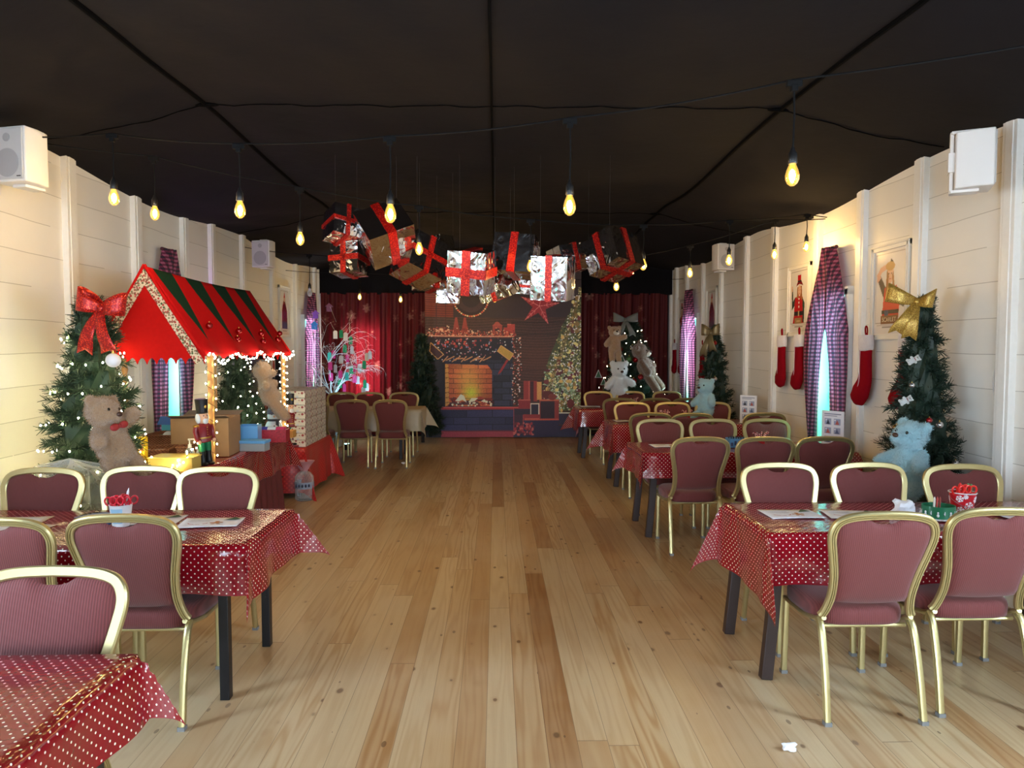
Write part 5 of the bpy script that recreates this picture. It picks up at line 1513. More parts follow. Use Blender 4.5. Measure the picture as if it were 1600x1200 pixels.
for i, (dx, dy, rz, ry) in enumerate(((-.026, -.006, .2, -.18), (-.004, -.020, 0, -.04), (.018, -.006, -.2, .12), (.028, .012, .5, .2), (-.012, .02, 1.0, -.1))):
    scissors((cx + dx, cy + dy, .755 + .078), (.08, ry, rz), 'red-handled scissors in the white cup, %s from the wall side' % ORD[[0, 2, 3, 4, 1][i]])
tag(MB().tube([(cx + .012, cy + .01, .80), (cx + .030, cy + .015, .925)], [.006, .006], 8).tube([(cx + .030, cy + .015, .925), (cx + .034, cy + .0165, .945)], [.006, .001], 8).build('pencil', mat('white_pencil', rgb(226, 222, 226), .4)), 'white pencil standing among the red scissors', 'pencil')
# blue dish with pencils
bx, by = at(140, 812, Y=3.58).x, 3.6
t = thing('pencil_tray', 'blue dish of dark crayons beside the scissors cup', 'dish', (bx, by, .755), .1)
MB().box((0, 0, .016), (.17, .11, .03)).build('tray', mat('bright_blue_plastic', rgb(30, 110, 196), .35), t, smooth=0, bevel=.006)
MB().lathe([(.05, .031), (.062, .034), (.075, .052), (.072, .052), (.055, .038), (.001, .036)], c=(.01, .01, 0), n=24).build('dark_bowl', BLACK, t)
b = MB()
for i in range(5): b.tube([(-.07 + .012 * i, -.03 + .02 * i, .050), (.055 + .01 * i, .035 - .008 * i, .060)], .004, 6)
b.build('crayons', mat('grey_crayon', rgb(130, 124, 128), .5), t)
t = thing('saucer', 'small dark-patterned saucer behind the scissors cup', 'saucer', (at(218, 802, Y=3.72).x, 3.74, .755))
MB().lathe([(.02, 0), (.045, .012), (.048, .014), (.02, .006), (.001, .005)], n=20).build('dish', PAPER, t)
b = MB(); rnd = random.Random(4)
for i in range(16): b.ell((rnd.uniform(-.026, .026), rnd.uniform(-.026, .026), .014), (.008, .006, .006), n=8, m=6)
b.build('scraps', mat('green_brown_mix', rgb(84, 92, 58), .7), t); 
# snowflake bucket
BUCK = mat('red_tin_bucket', rgb(196, 22, 38), .35)
kx, ky = at(1503, 800, Y=3.72).x, 3.72
t = thing('snowflake_bucket', 'red bucket with white snowflakes holding scissors', 'bucket', (kx, ky, .755))
MB().lathe([(.042, 0), (.044, .002), (.064, .125), (.066, .127), (.061, .127), (.042, .006), (.001, .005)], n=28, cap=False).build('pail', BUCK, t)
MB().tube([(.066 * math.cos(2 * PI * i / 28), .066 * math.sin(2 * PI * i / 28), .128) for i in range(28)], .003, 6, closed=True).build('rim', mat('white_rim', rgb(230, 226, 228), .3), t)
b = MB()
def flake(a0, z0, r):
    for k in range(6):
        an = k * PI / 3 + .3
        for seg in ((0, 0, 1, 0), (.55, 0, .85, .28), (.55, 0, .85, -.28)):
            x1, y1 = seg[0] * r, seg[1] * r; x2, y2 = seg[2] * r, seg[3] * r
            pts = []
            for (x, y) in ((x1, y1), (x2, y2)):
                X_, Z_ = x * math.cos(an) - y * math.sin(an), x * math.sin(an) + y * math.cos(an)
                zz = z0 + Z_; R_ = .0432 + .020 * zz / .125 + .0012; a = a0 + X_ / R_
                pts.append(Vector((R_ * math.cos(a), R_ * math.sin(a), zz)))
            b.tube(pts, .0026, 5)
for a0, z0, r in ((-1.55, .062, .024), (-2.35, .10, .019), (-.85, .095, .018), (-2.3, .04, .018), (-.75, .035, .02), (.2, .07, .022), (1.2, .05, .022), (2.4, .08, .022), (-1.9, .112, .012)): flake(a0, z0, r)
b.build('snowflake_print', mat('white_print', rgb(236, 230, 234), .5), t)
MB().tube(cr([(-.066, 0, .118), (-.075, -.02, .10), (-.05, -.07, .07), (0, -.082, .06)], 5), .0014, 5).build('wire_handle', STEEL, t)
for i, (dx, dy, rz, ry) in enumerate(((-.030, -.012, .2, -.2), (-.006, -.024, .1, -.05), (.020, -.012, -.2, .1), (.032, .012, .6, .18), (-.01, .022, .9, 0))):
    scissors((kx + dx, ky + dy, .755 + .092), (.1, ry, rz), 'red-handled scissors in the snowflake bucket, %s from the aisle' % ORD[[0, 1, 3, 4, 2][i]], mat('bright_red_handle', rgb(226, 40, 34), .3) if i != 3 else mat('green_handle', rgb(60, 150, 90), .3))
# green tin
t = thing('green_tin', 'green christmas tin tray beside the snowflake bucket', 'tin', (at(1466, 806, Y=3.66).x, 3.66, .755), -.12)
gm = mat('green_tin_paint', rgb(26, 110, 74), .35)
MB().lathe([(.075, 0), (.088, .004), (.090, .010), (.001, .009)], n=28, sx=1.08, sy=.9).build('white_plate', PAPER, t)
MB().lathe([(.074, .010), (.076, .012), (.076, .072), (.073, .072), (.072, .016), (.001, .015)], n=28, sx=1.08, sy=.9, cap=False).build('tin_wall', gm, t)
b = MB(); 
for i in range(16):
    a = i * 2 * PI / 16; p = Vector((1.085 * .0765 * math.cos(a), .905 * .0765 * math.sin(a), .04))
    if i % 2: b.ell(p + Vector((0, 0, -.012)), (.007, .007, .009), n=8, m=6); b.ell(p + Vector((0, 0, .002)), (.005, .005, .006), n=8, m=6)
    else:
        for d in ((0, 0, 1), (.7, .7, 0)): b.tube([p - Vector(d) * .010, p + Vector(d) * .010], .0022, 4)
b.build('snowman_print', mat('white_print', rgb(236, 230, 234), .5), t)
for i, (dx, col) in enumerate(((-.02, (230, 220, 210)), (-.005, (190, 60, 50)), (.01, (150, 60, 50)))):
    tag(MB().tube([(0, 0, 0), (.004, .0, .085)], .005, 7).tube([(.004, 0, .085), (.0045, 0, .097)], [.005, .001], 7).build('crayon', mat('crayon_%d' % i, rgb(*col), .5)), ['pale', 'red', 'brown'][i] + ' crayon standing in the green tin', 'crayon')['group'] = 'crayons in the green tin'
    o = C.objects[-1]; o.location = (t.location.x + dx, 3.67, .772)
# crumpled tissue
def crumple(name, label, loc, r, m, seed, cat, sq=(1, 1, .6), amp=.45):
    rnd = random.Random(seed); b = MB(); b.ell((0, 0, 0), r, n=16, m=10)
    P = [Vector((rnd.uniform(-1, 1), rnd.uniform(-1, 1), rnd.uniform(-1, 1))).normalized() for _ in range(26)]; A = [rnd.uniform(-amp, amp) for _ in P]
    vs = []
    for v in b.v:
        n = Vector(v).normalized(); k = 1 + sum(a * math.exp(-14 * (1 - n.dot(p))) for a, p in zip(A, P)); vs.append((n.x * r * k * sq[0], n.y * r * k * sq[1], n.z * r * k * sq[2]))
    zm = min(v[2] for v in vs); b.v = [(x, y, z - zm) for x, y, z in vs]
    o = b.build(name, m, smooth=0); o.location = loc
    return tag(o, label, cat)
CELL = clear_plastic('crinkled_cellophane', op=.10)
crumple('tissue', 'crumpled white tissue beside the green tin', (at(1420, 800, Y=3.66).x, 3.7, .756), .05, PAPER, 3, 'tissue', (1.1, .9, .9), .6)
crumple('paper_scrap', 'crumpled white paper scrap on the bare floor', (at(1232, 1172, z=0).x, at(1232, 1172, z=0).y, .001), .022, PAPER, 5, 'paper scrap', (1.3, .8, .7), .6)
crumple('paper_scrap', 'tiny pale paper scrap on the floor under the beige-cloth table', (-1.32, 10.1, .001), .03, PAPER, 8, 'paper scrap', (1.3, .8, .6), .6)
# blue tin and red sweets on the second table
t = thing('blue_tin', 'blue patterned tin tray on the polka table', 'tin', (at(1151, 698, Y=6.42).x, 6.42, .755))
bm_ = mat('blue_tin_paint', rgb(90, 150, 196), .35)
b = MB()
for s_ in (-1, 1): b.box((s_ * .083, 0, .04), (.004, .12, .078)); b.box((0, s_ * .06, .04), (.17, .004, .078))
b.box((0, 0, .002), (.17, .12, .004)); b.build('tin_wall', bm_, t, smooth=0)
b = MB()
for i in range(5): b.box((-.064 + .032 * i, -.0625, .03 + .01 * (i % 2)), (.020, .002, .030 + .008 * (i % 3)))
b.build('dark_print', mat('navy_print', rgb(40, 50, 84), .5), t, smooth=0)
b = MB()
for i in range(7): b.tube([(-.07 + .023 * i, .01 * (i % 3), .03), (-.07 + .022 * i, .01, .094 + .006 * (i % 2))], .006, 6)
b.build('crayons', mat('dark_crayon', rgb(50, 46, 56), .5), t)
def canes(x, y, label, cupm, n, seed, cl):
    t = thing('candy_cup', label, 'cup', (x, y, .755))
    MB().lathe([(.036, 0), (.038, .002), (.046, .085), (.044, .085), (.036, .005), (.001, .004)], n=20, cap=False).build('cup', cupm, t)
    rnd = random.Random(seed); q = NTcane()
    for i in range(n):
        a = rnd.uniform(0, 2 * PI); p = Vector((.022 * math.cos(a), .022 * math.sin(a), .01)); l = rnd.uniform(.10, .13)
        d = Vector((.2 * math.cos(a), .2 * math.sin(a), 1)).normalized(); e = p + d * l; h = Vector((math.cos(a), math.sin(a), 0)) * .012
        MB().tube([p, e] + [e + h * (1 - math.cos(k * PI / 5)) + Vector((0, 0, .012 * math.sin(k * PI / 5))) for k in range(1, 6)], .0042, 6).build('candy_cane', q, t)
    return t
def NTcane():
    if 'cane' in MATS: return MATS['cane']
    q = NT('candy_cane_stripes'); s = q.sep(q.coord())
    f = q.math('GREATER_THAN', q.math('SINE', q.math('MULTIPLY', q.math('ADD', s[2], q.math('MULTIPLY', s[0], .6)), 380.0)), 0.0)
    q.base(q.mix(f, rgb(240, 232, 230), rgb(206, 24, 36))); q.set(rough=.25); MATS['cane'] = q.m
    return q.m
canes(at(1040, 650, Y=8.62).x, 8.62, 'clear cup of candy canes on the third polka table', clear_plastic(), 9, 1, 1)
canes(at(1188, 688, Y=6.36).x, 6.36, 'red snowflake cup of candy canes on the blue-tin table', BUCK, 9, 2, 0)
canes(at(1073, 650, Y=8.66).x, 8.66, 'red cup of sweets beside the clear candy-cane cup', BUCK, 7, 3, 0)
canes(at(990, 617, Y=11.0).x, 10.95, 'small cup of canes on the table by the lit fir', CUPW, 6, 4, 0)
# menu stands
def stand(x, y, rz, label):
    t = thing('menu_stand', label, 'sign', (x, y, .755), rz, 'white picture stands on the wall ends of the tables')
    im = Img(50, 80, 0, 100, 0, 160, (222, 226, 238))
    im.rect(12, 12, 88, 16, (110, 120, 150)); im.rect(12, 20, 70, 22.5, (150, 156, 176))
    for i in range(3):
        for j in range(2):
            x0, y0 = 14 + 42 * j, 34 + 40 * i
            im.rect(x0, y0, x0 + 30, y0 + 28, (150, 160, 190)); im.poly([(x0 + 6, y0 + 26), (x0 + 15, y0 + 4), (x0 + 25, y0 + 26)], [(60, 66, 84), (170, 90, 84), (84, 96, 130)][(i + j) % 3]); im.rect(x0 + 3, y0 + 3, x0 + 9, y0 + 10, (226, 230, 240))
    printed('picture_sheet', im, lambda u, v: (-.105 + .21 * u, -.006 + 0 * u, .335 - .32 * v), POSTER_M, t)
    b = MB().box((0, 0, .172), (.216, .006, .33)).box((0, .0, .004), (.216, .08, .006)); b.build('stand', mat('white_acrylic', rgb(222, 224, 230), .2), t, smooth=0)
    return t
stand(3.03, 6.30, R(-58), 'white picture stand before the gingham window on the blue-tin table')
stand(3.03, 8.44, R(-48), 'white picture stand on the candy-cane-cup table')
# ================================================================== nutcrackers
NR, NG, NBk, NWh, NSk = mat('nutcracker_red', rgb(122, 22, 36), .35), mat('nutcracker_green', rgb(18, 112, 72), .35), mat('nutcracker_black', rgb(16, 16, 20), .3), mat('white_hair', rgb(226, 232, 240), .9), mat('painted_skin', rgb(222, 172, 140), .5)
GOLDP = mat('gold_paint', rgb(190, 150, 70), .35, .8)
def nutcracker(loc, rotz, s, label, tilt=0):
    t = thing('nutcracker', label, 'nutcracker', loc, 0, 'nutcracker soldiers', rot=(0, tilt, rotz), scale=s)
    MB().box((0, 0, .018), (.30, .22, .036)).build('base', NR, t, smooth=0, bevel=.005)
    for sg in (-1, 1):
        l = MB().lathe([(.044, .036), (.05, .05), (.046, .10), (.040, .20), (.043, .24)], c=(sg * .05, 0, 0), n=16).build('leg', NBk, t)
        MB().lathe([(.043, .24), (.047, .30), (.052, .38)], c=(sg * .05, 0, 0), n=16).build('trouser', NG, l)
        MB().ell((sg * .05, -.04, .055), (.044, .07, .026), n=12, m=8).build('boot_toe', NBk, l)
    MB().lathe([(.10, .37), (.112, .385), (.098, .44), (.108, .54), (.118, .60), (.09, .635), (.04, .645)], n=24, sy=.78).build('torso', NR, t)
    b = MB()
    b.lathe([(.110, .425), (.112, .43), (.110, .445), (.107, .447)], n=24, sy=.8)
    for i in range(4): b.ell((0, -.088, .48 + .035 * i), .009, n=8, m=6)
    b.build('gold_belt', GOLDP, t)
    for sg in (-1, 1):
        a = MB().tube(cr([(sg * .112, 0, .60), (sg * .135, 0, .53), (sg * .13, -.02, .44), (sg * .122, -.05, .40)], 5), [.034] * 6 + [.031] * 6 + [.028] * 4, 10).build('arm', NR, t)
        MB().ell((sg * .12, -.055, .385), .028, n=10, m=8).build('hand', NSk, a); MB().ell((sg * .112, 0, .615), (.045, .05, .02), n=12, m=6).build('epaulette', GOLDP, a)
    h = MB().lathe([(.05, .64), (.062, .66), (.072, .72), (.070, .78), (.06, .80)], n=20).build('head', NSk, t)
    MB().ell((0, -.075, .725), (.012, .02, .016), n=10, m=6).build('nose', NSk, h)
    for sg in (-1, 1): MB().ell((sg * .027, -.066, .752), (.009, .006, .009), n=8, m=6).build('eye', NBk, h)
    b = MB().ell((0, -.062, .672), (.042, .024, .045), n=12, m=8)
    for sg in (-1, 1): b.ell((sg * .066, .012, .715), (.032, .05, .075), n=12, m=8)
    b.ell((0, .05, .715), (.06, .035, .07), n=12, m=8); b.build('white_beard', NWh, h)
    MB().lathe([(.082, .785), (.088, .79), (.080, .80), (.082, .90), (.088, .985), (.084, .99)], n=24).build('hat', NBk, t)
    b = MB().ell((0, -.088, .88), (.02, .008, .025), n=10, m=6); b.build('hat_badge', GOLDP, t)
    return t
nutcracker((-2.17, 5.34, .765), R(58), .52, 'tall nutcracker soldier at the counter corner by the near stall post', R(-4))
nutcracker((-2.28, 7.93, .561), R(30), .60, 'nutcracker soldier standing before the piled patterned boxes')
# ================================================================== goods on the counter
CARD = mat('brown_cardboard', rgb(150, 116, 84), .8, var=.05, varscale=12)
CARD2 = mat('grey_brown_cardboard', rgb(122, 106, 96), .8)
t = thing('cardboard_box', 'brown cardboard box standing on the stall counter', 'box', (-2.44, 6.02, .762), R(4))
MB().box((0, 0, .16), (.46, .34, .32)).build('carton', CARD, t, smooth=0, bevel=.004)
b = MB().box((0, 0, .3215), (.464, .05, .002)).box((.0, -.1712, .28), (.05, .002, .08)).box((.02, -.1715, .18), (.12, .001, .012)).box((.02, -.1715, .10), (.05, .001, .012)); b.build('packing_tape', mat('tan_tape', rgb(176, 146, 108), .3), t, smooth=0)
b = MB()
for sg in (-1, 1): b.box((0, sg * .20, .335), (.46, .12, .004), Matrix.Rotation(sg * .22, 3, 'X'))
b.build('box_flap', CARD2, t, smooth=0)
WICK = None
def wicker():
    q = NT('brown_wicker'); o = q.coord(); s = q.sep(o)
    a = q.math('SINE', q.math('MULTIPLY', q.math('ADD', s[0], s[1]), 240.0)); c = q.math('SINE', q.math('MULTIPLY', s[2], 330.0))
    f = q.math('MULTIPLY_ADD', q.math('MULTIPLY', a, c), .5, .5)
    q.base(q.mix(f, rgb(84, 46, 32), rgb(150, 96, 66))); q.set(rough=.6); q.bump(f, .8, .006)
    return q.m
WICK = wicker()
def basket(x, y, w, d, h, rz, label):
    t = thing('wicker_basket', label, 'basket', (x, y, .762), rz, 'wicker baskets on the counter')
    b = MB(); f = .03
    for a in ((1, 0), (-1, 0), (0, 1), (0, -1)):
        if a[0]: q = [(a[0] * w / 2 * .9, -d / 2 * .9, 0), (a[0] * w / 2 * .9, d / 2 * .9, 0), (a[0] * w / 2, d / 2, h), (a[0] * w / 2, -d / 2, h)]
        else: q = [(-w / 2 * .9, a[1] * d / 2 * .9, 0), (w / 2 * .9, a[1] * d / 2 * .9, 0), (w / 2, a[1] * d / 2, h), (-w / 2, a[1] * d / 2, h)]
        q2 = [(x_ * .94, y_ * .94, z_) for x_, y_, z_ in q]
        b.add(q + q2, [(0, 1, 2, 3), (7, 6, 5, 4), (0, 4, 5, 1), (2, 6, 7, 3), (1, 5, 6, 2), (3, 7, 4, 0)])
    b.box((0, 0, .006), (w * .88, d * .88, .012)); b.build('basket', WICK, t, smooth=0)
    P = [(-w / 2, -d / 2, h), (w / 2, -d / 2, h), (w / 2, d / 2, h), (-w / 2, d / 2, h)]
    P = [Vector(P[i]).lerp(Vector(P[(i + 1) % 4]), k / 6) for i in range(4) for k in range(6)]
    MB().tube(P, .010, 6, closed=True).build('rim', WICK, t)
    return t
basket(-2.80, 6.30, .46, .34, .14, 0, 'long wicker basket of oddments under the window')
basket(-2.36, 5.56, .20, .16, .13, .1, 'small wicker basket behind the tall nutcracker')
basket(-2.72, 5.66, .30, .30, .10, .2, 'low wicker tray holding the black bowls')
def lump(name, label, loc, r, m, cat, group=None, n=14):
    o = MB().ell((0, 0, r[2]), r, n=n, m=10).build(name, m); o.location = loc; return tag(o, label, cat, group)
for i, (x, y, r, c, lab) in enumerate(((-2.93, 6.28, (.05, .05, .035), (60, 84, 60), 'green ball among the basket oddments'), (-2.86, 6.24, (.05, .045, .05), (214, 220, 228), 'white ball among the basket oddments'), (-2.74, 6.24, (.045, .045, .04), (214, 170, 170), 'pink ball among the basket oddments'), (-2.66, 6.28, (.055, .05, .05), (200, 200, 222), 'pale lilac ball among the basket oddments'))):
    lump('craft_ball', lab, (x, y, .832), r, mat('craft_%d' % i, rgb(*c), .6), 'ball', 'craft balls in the long basket')
for i, (x, y, lab) in enumerate(((-2.78, 5.62, 'black bowl in the low tray, wall side'), (-2.66, 5.62, 'black bowl with grey rim in the low tray, aisle side'))):
    t = thing('bowl', lab, 'bowl', (x, y, .776), 0, 'black bowls in the low tray')
    MB().lathe([(.025, 0), (.045, .02), (.056, .075), (.053, .075), (.042, .022), (.001, .012)], n=22, cap=False).build('bowl_body', BLACK, t)
    MB().tube([(.0545 * math.cos(2 * PI * k / 22), .0545 * math.sin(2 * PI * k / 22), .076) for k in range(22)], .003, 6, closed=True).build('rim', mat('grey_rim', rgb(150, 146, 150), .4), t)
PUMP = clear_plastic('pump_bottle_plastic', tint=(.86, .93, .98, 1), op=.22)
for px_, lab in ((295, 'clear pump bottle on the counter, wall side of the pair'), (313, 'clear pump bottle on the counter, aisle side of the pair')):
    t = thing('pump_bottle', lab, 'bottle', (at(px_, 715, Y=5.42).x, 5.44, .762), 0, 'clear pump bottles')
    MB().lathe([(.034, 0), (.036, .004), (.036, .10), (.030, .12), (.012, .135), (.012, .145)], n=20).build('bottle_body', PUMP, t)
    MB().lathe([(.014, .135), (.014, .160), (.006, .163), (.005, .19), (.012, .192), (.012, .203), (.001, .204)], n=14).build('pump_collar', mat('white_plastic', rgb(234, 234, 236), .35), t)
    MB().tube([(0, 0, .198), (.03, 0, .200), (.042, 0, .192)], .0055, 8).build('spout', MATS['white_plastic'], t)
t = thing('storage_tub', 'yellow translucent tub glowing on the counter corner', 'tub', (at(272, 728, Y=5.2).x, 5.24, .762))
ym = mat('yellow_translucent_plastic', rgb(232, 204, 110), .35, trans=.25)
b = MB()
for s_ in (-1, 1): b.box((s_ * .155, 0, .05), (.006, .2, .10)); b.box((0, s_ * .10, .05), (.316, .006, .10))
b.box((0, 0, .004), (.31, .2, .008)); b.box((0, 0, .102), (.33, .215, .008)); b.build('tub_body', ym, t, smooth=0, bevel=.003)
wire = cr([(-2.20, 5.33, 1.0), (-2.23, 5.20, .90), (-2.30, 5.10, .80), (-2.45, 5.045, .75), (-2.62, 5.04, .74), (-2.78, 5.05, .75)], 8)
rnd = random.Random(5)
fairy('loose fairy lights trailing over the counter corner below the nutcracker', [w + Vector((rnd.uniform(-.02, .02), -.008, rnd.uniform(-.02, .02))) for w in wire[::1]], wire, FY, r=.006)
t = thing('yellow_canister', 'tall yellow canister beside the plush bear on the counter', 'canister', (at(219, 700, Y=5.35).x, 5.36, .762))
MB().box((0, 0, .115), (.085, .05, .23)).build('canister_body', mat('yellow_print', rgb(238, 196, 30), .4), t, smooth=0, bevel=.006)
MB().box((0, -.0262, .15), (.06, .001, .045)).box((0, -.0262, .08), (.05, .001, .012)).box((0, -.0262, .055), (.05, .001, .008)).build('label_print', mat('red_orange_print', rgb(190, 90, 40), .5), t, smooth=0)
t = thing('glass_jar', 'clear round glass jar before the window on the counter', 'jar', (at(288, 680, Y=6.0).x, 6.0, .762))
MB().lathe([(.04, 0), (.06, .02), (.072, .08), (.06, .13), (.03, .16), (.02, .20), (.012, .22), (.001, .222)], n=22).build('jar', PUMP, t)
t = thing('card_house', 'small blue card house on the window basket', 'ornament', (at(268, 668, Y=6.5).x, 6.55, .762))
MB().box((0, 0, .10), (.18, .10, .20)).build('house_wall', mat('turquoise_card', rgb(90, 190, 226), .6), t, smooth=0)
MB().prism([(-.07, .20), (.07, .20), (0, .27)], -.12, .12, Matrix(((0, 0, 1, 0), (1, 0, 0, 0), (0, 1, 0, 0), (0, 0, 0, 1)))).build('house_roof', mat('blue_card', rgb(70, 120, 206), .6), t, smooth=0)
BLUE = mat('bright_blue_plastic', rgb(30, 110, 196), .35); SKY = mat('sky_blue_plastic', rgb(96, 166, 232), .35)
t = thing('blue_bin', 'sky blue open plastic bin past the cardboard box', 'bin', (at(388, 690, Y=6.42).x, 6.46, .762), R(6))
b = MB()
for s_ in (-1, 1): b.box((s_ * .085, 0, .10), (.006, .16, .20)); b.box((0, s_ * .08, .10), (.176, .006, .20))
b.box((0, 0, .004), (.17, .16, .008)); b.build('bin_body', SKY, t, smooth=0)
t = thing('blue_lunch_box', 'flat pale blue lunch box before the blue bin', 'box', (at(397, 694, Y=6.2).x, 6.22, .762), R(-4))
MB().box((0, 0, .035), (.22, .13, .07)).build('box_body', mat('grey_plastic', rgb(150, 160, 170), .4), t, smooth=0, bevel=.006); MB().box((0, 0, .082), (.235, .145, .026)).build('lid', SKY, t, smooth=0, bevel=.006)
t = thing('christmas_box', 'red patterned christmas box of oddments on the counter', 'box', (at(424, 684, Y=6.80).x, 6.84, .762), R(5))
b = MB()
for s_ in (-1, 1): b.box((s_ * .14, 0, .06), (.006, .17, .12)); b.box((0, s_ * .085, .06), (.286, .006, .12))
b.box((0, 0, .004), (.28, .17, .008)); b.build('box_body', mat('red_christmas_print', rgb(168, 40, 58), .4, var=.35, varscale=70), t, smooth=0)
for i, (dx, c, lab) in enumerate(((-.08, (60, 60, 160), 'blue roll in the red christmas box'), (0, (214, 220, 230), 'white roll in the red christmas box'), (.08, (206, 50, 110), 'pink roll in the red christmas box'))):
    o = MB().tube([(-.04, 0, 0), (.04, 0, 0)], .042, 14).build('roll', mat('roll_%d' % i, rgb(*c), .5)); o.location = (t.location.x + dx, 6.84, .812 + .05); tag(o, lab, 'roll', 'rolls in the red christmas box')
t = thing('orange_tray', 'small orange tray at the far end of the counter', 'tray', (at(446, 678, Y=7.1).x, 7.16, .762))
b = MB()
for s_ in (-1, 1): b.box((s_ * .07, 0, .035), (.006, .12, .07)); b.box((0, s_ * .06, .035), (.146, .006, .07))
b.box((0, 0, .004), (.14, .12, .008)); b.build('tray', mat('orange_wood', rgb(206, 150, 76), .5), t, smooth=0)
# snowman with a grey hat
t = thing('snowman_figure', 'white snowman figure in a grey knitted hat on the counter', 'snowman', (at(428, 670, Y=7.16).x, 7.16, .762), R(20))
SN = mat('snow_white', rgb(222, 224, 228), .6, bump=(60, .3, .005))
b = MB(); b.ell((0, 0, .09), (.085, .08, .10)); b.ell((0, 0, .215), (.062, .058, .06)); b.build('snowman_body', SN, t)
MB().lathe([(.064, .235), (.066, .25), (.058, .285), (.03, .31), (.001, .318)], n=18).build('hat', mat('grey_knit', rgb(90, 90, 104), .9), t)
b = MB().lathe([(.060, .165), (.066, .175), (.060, .187)], n=18); b.box((.03, -.062, .13), (.03, .016, .09)); b.build('scarf', mat('charcoal_knit', rgb(60, 58, 64), .9), t)
MB().tube([(0, -.055, .215), (0, -.10, .205)], [.010, .002], 8).build('carrot_nose', mat('orange_carrot', rgb(226, 170, 130), .5), t)
b = MB()
for p in ((-.022, -.052, .235), (.022, -.052, .235), (0, -.079, .12), (0, -.078, .09)): b.ell(p, .007, n=8, m=6)
b.build('coal_button', NBk, t)
# toy rack behind the stall with a red drape
t = thing('display_rack', 'dark display rack against the wall behind the stall', 'shelf', (-3.10, 9.35, 0), 0)
b = MB()
for z in (.50, .92, 1.30, 1.62): b.box((0, 0, z), (.30, .84, .02))
b.build('shelf_board', NBk, t, smooth=0)
b = MB()
for sy in (-1, 1): b.box((0, sy * .43, .85), (.30, .02, 1.70))
b.box((-.15, 0, .85), (.01, .86, 1.70)); b.build('rack_frame', NBk, t, smooth=0)
for i in range(4):
    for z, nm in ((1.31, 'middle'), (1.63, 'top'), (.93, 'lower')):
        im_c = [(206, 190, 190), (190, 120, 120), (170, 176, 190), (206, 200, 176)][(i + int(z * 10)) % 4]
        t2_ = thing('toy_box', 'small boxed toy on the %s shelf of the dark rack, %s from the stall' % (nm, ORD[i]), 'toy box', (-3.08, 9.04 + i * .205, z), 0, 'boxed toys on the dark rack')
        MB().box((0, 0, .10), (.16, .16, .20)).build('carton', mat('toy_carton_%d' % ((i + int(z * 10)) % 4), rgb(*im_c), .5), t2_, smooth=0)
        b = MB().box((.0815, 0, .09), (.003, .07, .11)).ell((.0815, 0, .16), (.003, .03, .025), n=10, m=6).box((0, -.0815, .09), (.07, .003, .11)); b.build('toy_print', REDP if i % 2 else mat('dark_print2', rgb(80, 70, 80), .5), t2_, smooth=0)
def fn(u, v):
    return (-2.80 + .022 * math.sin(26 * u) , 8.66 + .30 * u, 1.10 - 1.09 * v)
drp = MB().grid(fn, 40, 8).build('red_drape', mat('plain_red_cloth', rgb(136, 14, 20), .8), smooth=180, solid=.004)
tag(drp, 'plain red cloth hanging behind the snowman', 'drape')
# ================================================================== bottle, plastic cover
BT = clear_plastic('water_bottle_plastic', tint=(.93, .95, .98, 1), op=.14)
p = at(476, 781, z=0)
t = thing('water_bottle', 'large clear water bottle on the floor by the red cloth', 'bottle', (p.x, p.y, 0))
MB().lathe([(.085, 0), (.10, .012), (.102, .05), (.096, .06), (.102, .07), (.102, .13), (.102, .21), (.098, .215), (.102, .225), (.10, .26), (.07, .30), (.035, .32), (.03, .33)], n=24).build('bottle_body', BT, t)
MB().lathe([(.1035, .135), (.1035, .205)], n=24, cap=False).build('paper_label', mat('blue_white_label', rgb(150, 164, 190), .5), t)
b = MB()
for i in range(5): b.ell((.105 * math.cos(-2.2 + .34 * i), .105 * math.sin(-2.2 + .34 * i), .17), (.012, .012, .018), n=8, m=6)
b.build('label_mark', mat('navy_print', rgb(40, 50, 84), .5), t)
MB().lathe([(.035, .315), (.06, .36), (.10, .42), (.115, .43), (.09, .40), (.001, .36)], n=20, sy=.7).build('pink_paper_frill', mat('pink_frill', rgb(196, 140, 150), .6), t)
def bagmesh():
    rnd = random.Random(9); b = MB()
    def fn(u, v):
        a = 2 * PI * u; z = .95 * (1 - v)
        k = 1 + .07 * math.sin(7 * a + 4 * v) + .05 * math.sin(13 * a - 9 * v) + .03 * math.sin(29 * a)
        rr = 1.0 if v > .12 else (v / .12) ** .5
        return (.33 * rr * k * math.cos(a) * (1 - .12 * v), .20 * rr * k * math.sin(a), z + .02 * math.sin(5 * a) * (v < .3))
    return b.grid(fn, 72, 20)
o = bagmesh().build('plastic_cover', CELL, smooth=40); o.location = (-2.66, 4.46, 0); tag(o, 'crinkled clear plastic cover behind the chairs under the fir', 'plastic cover')
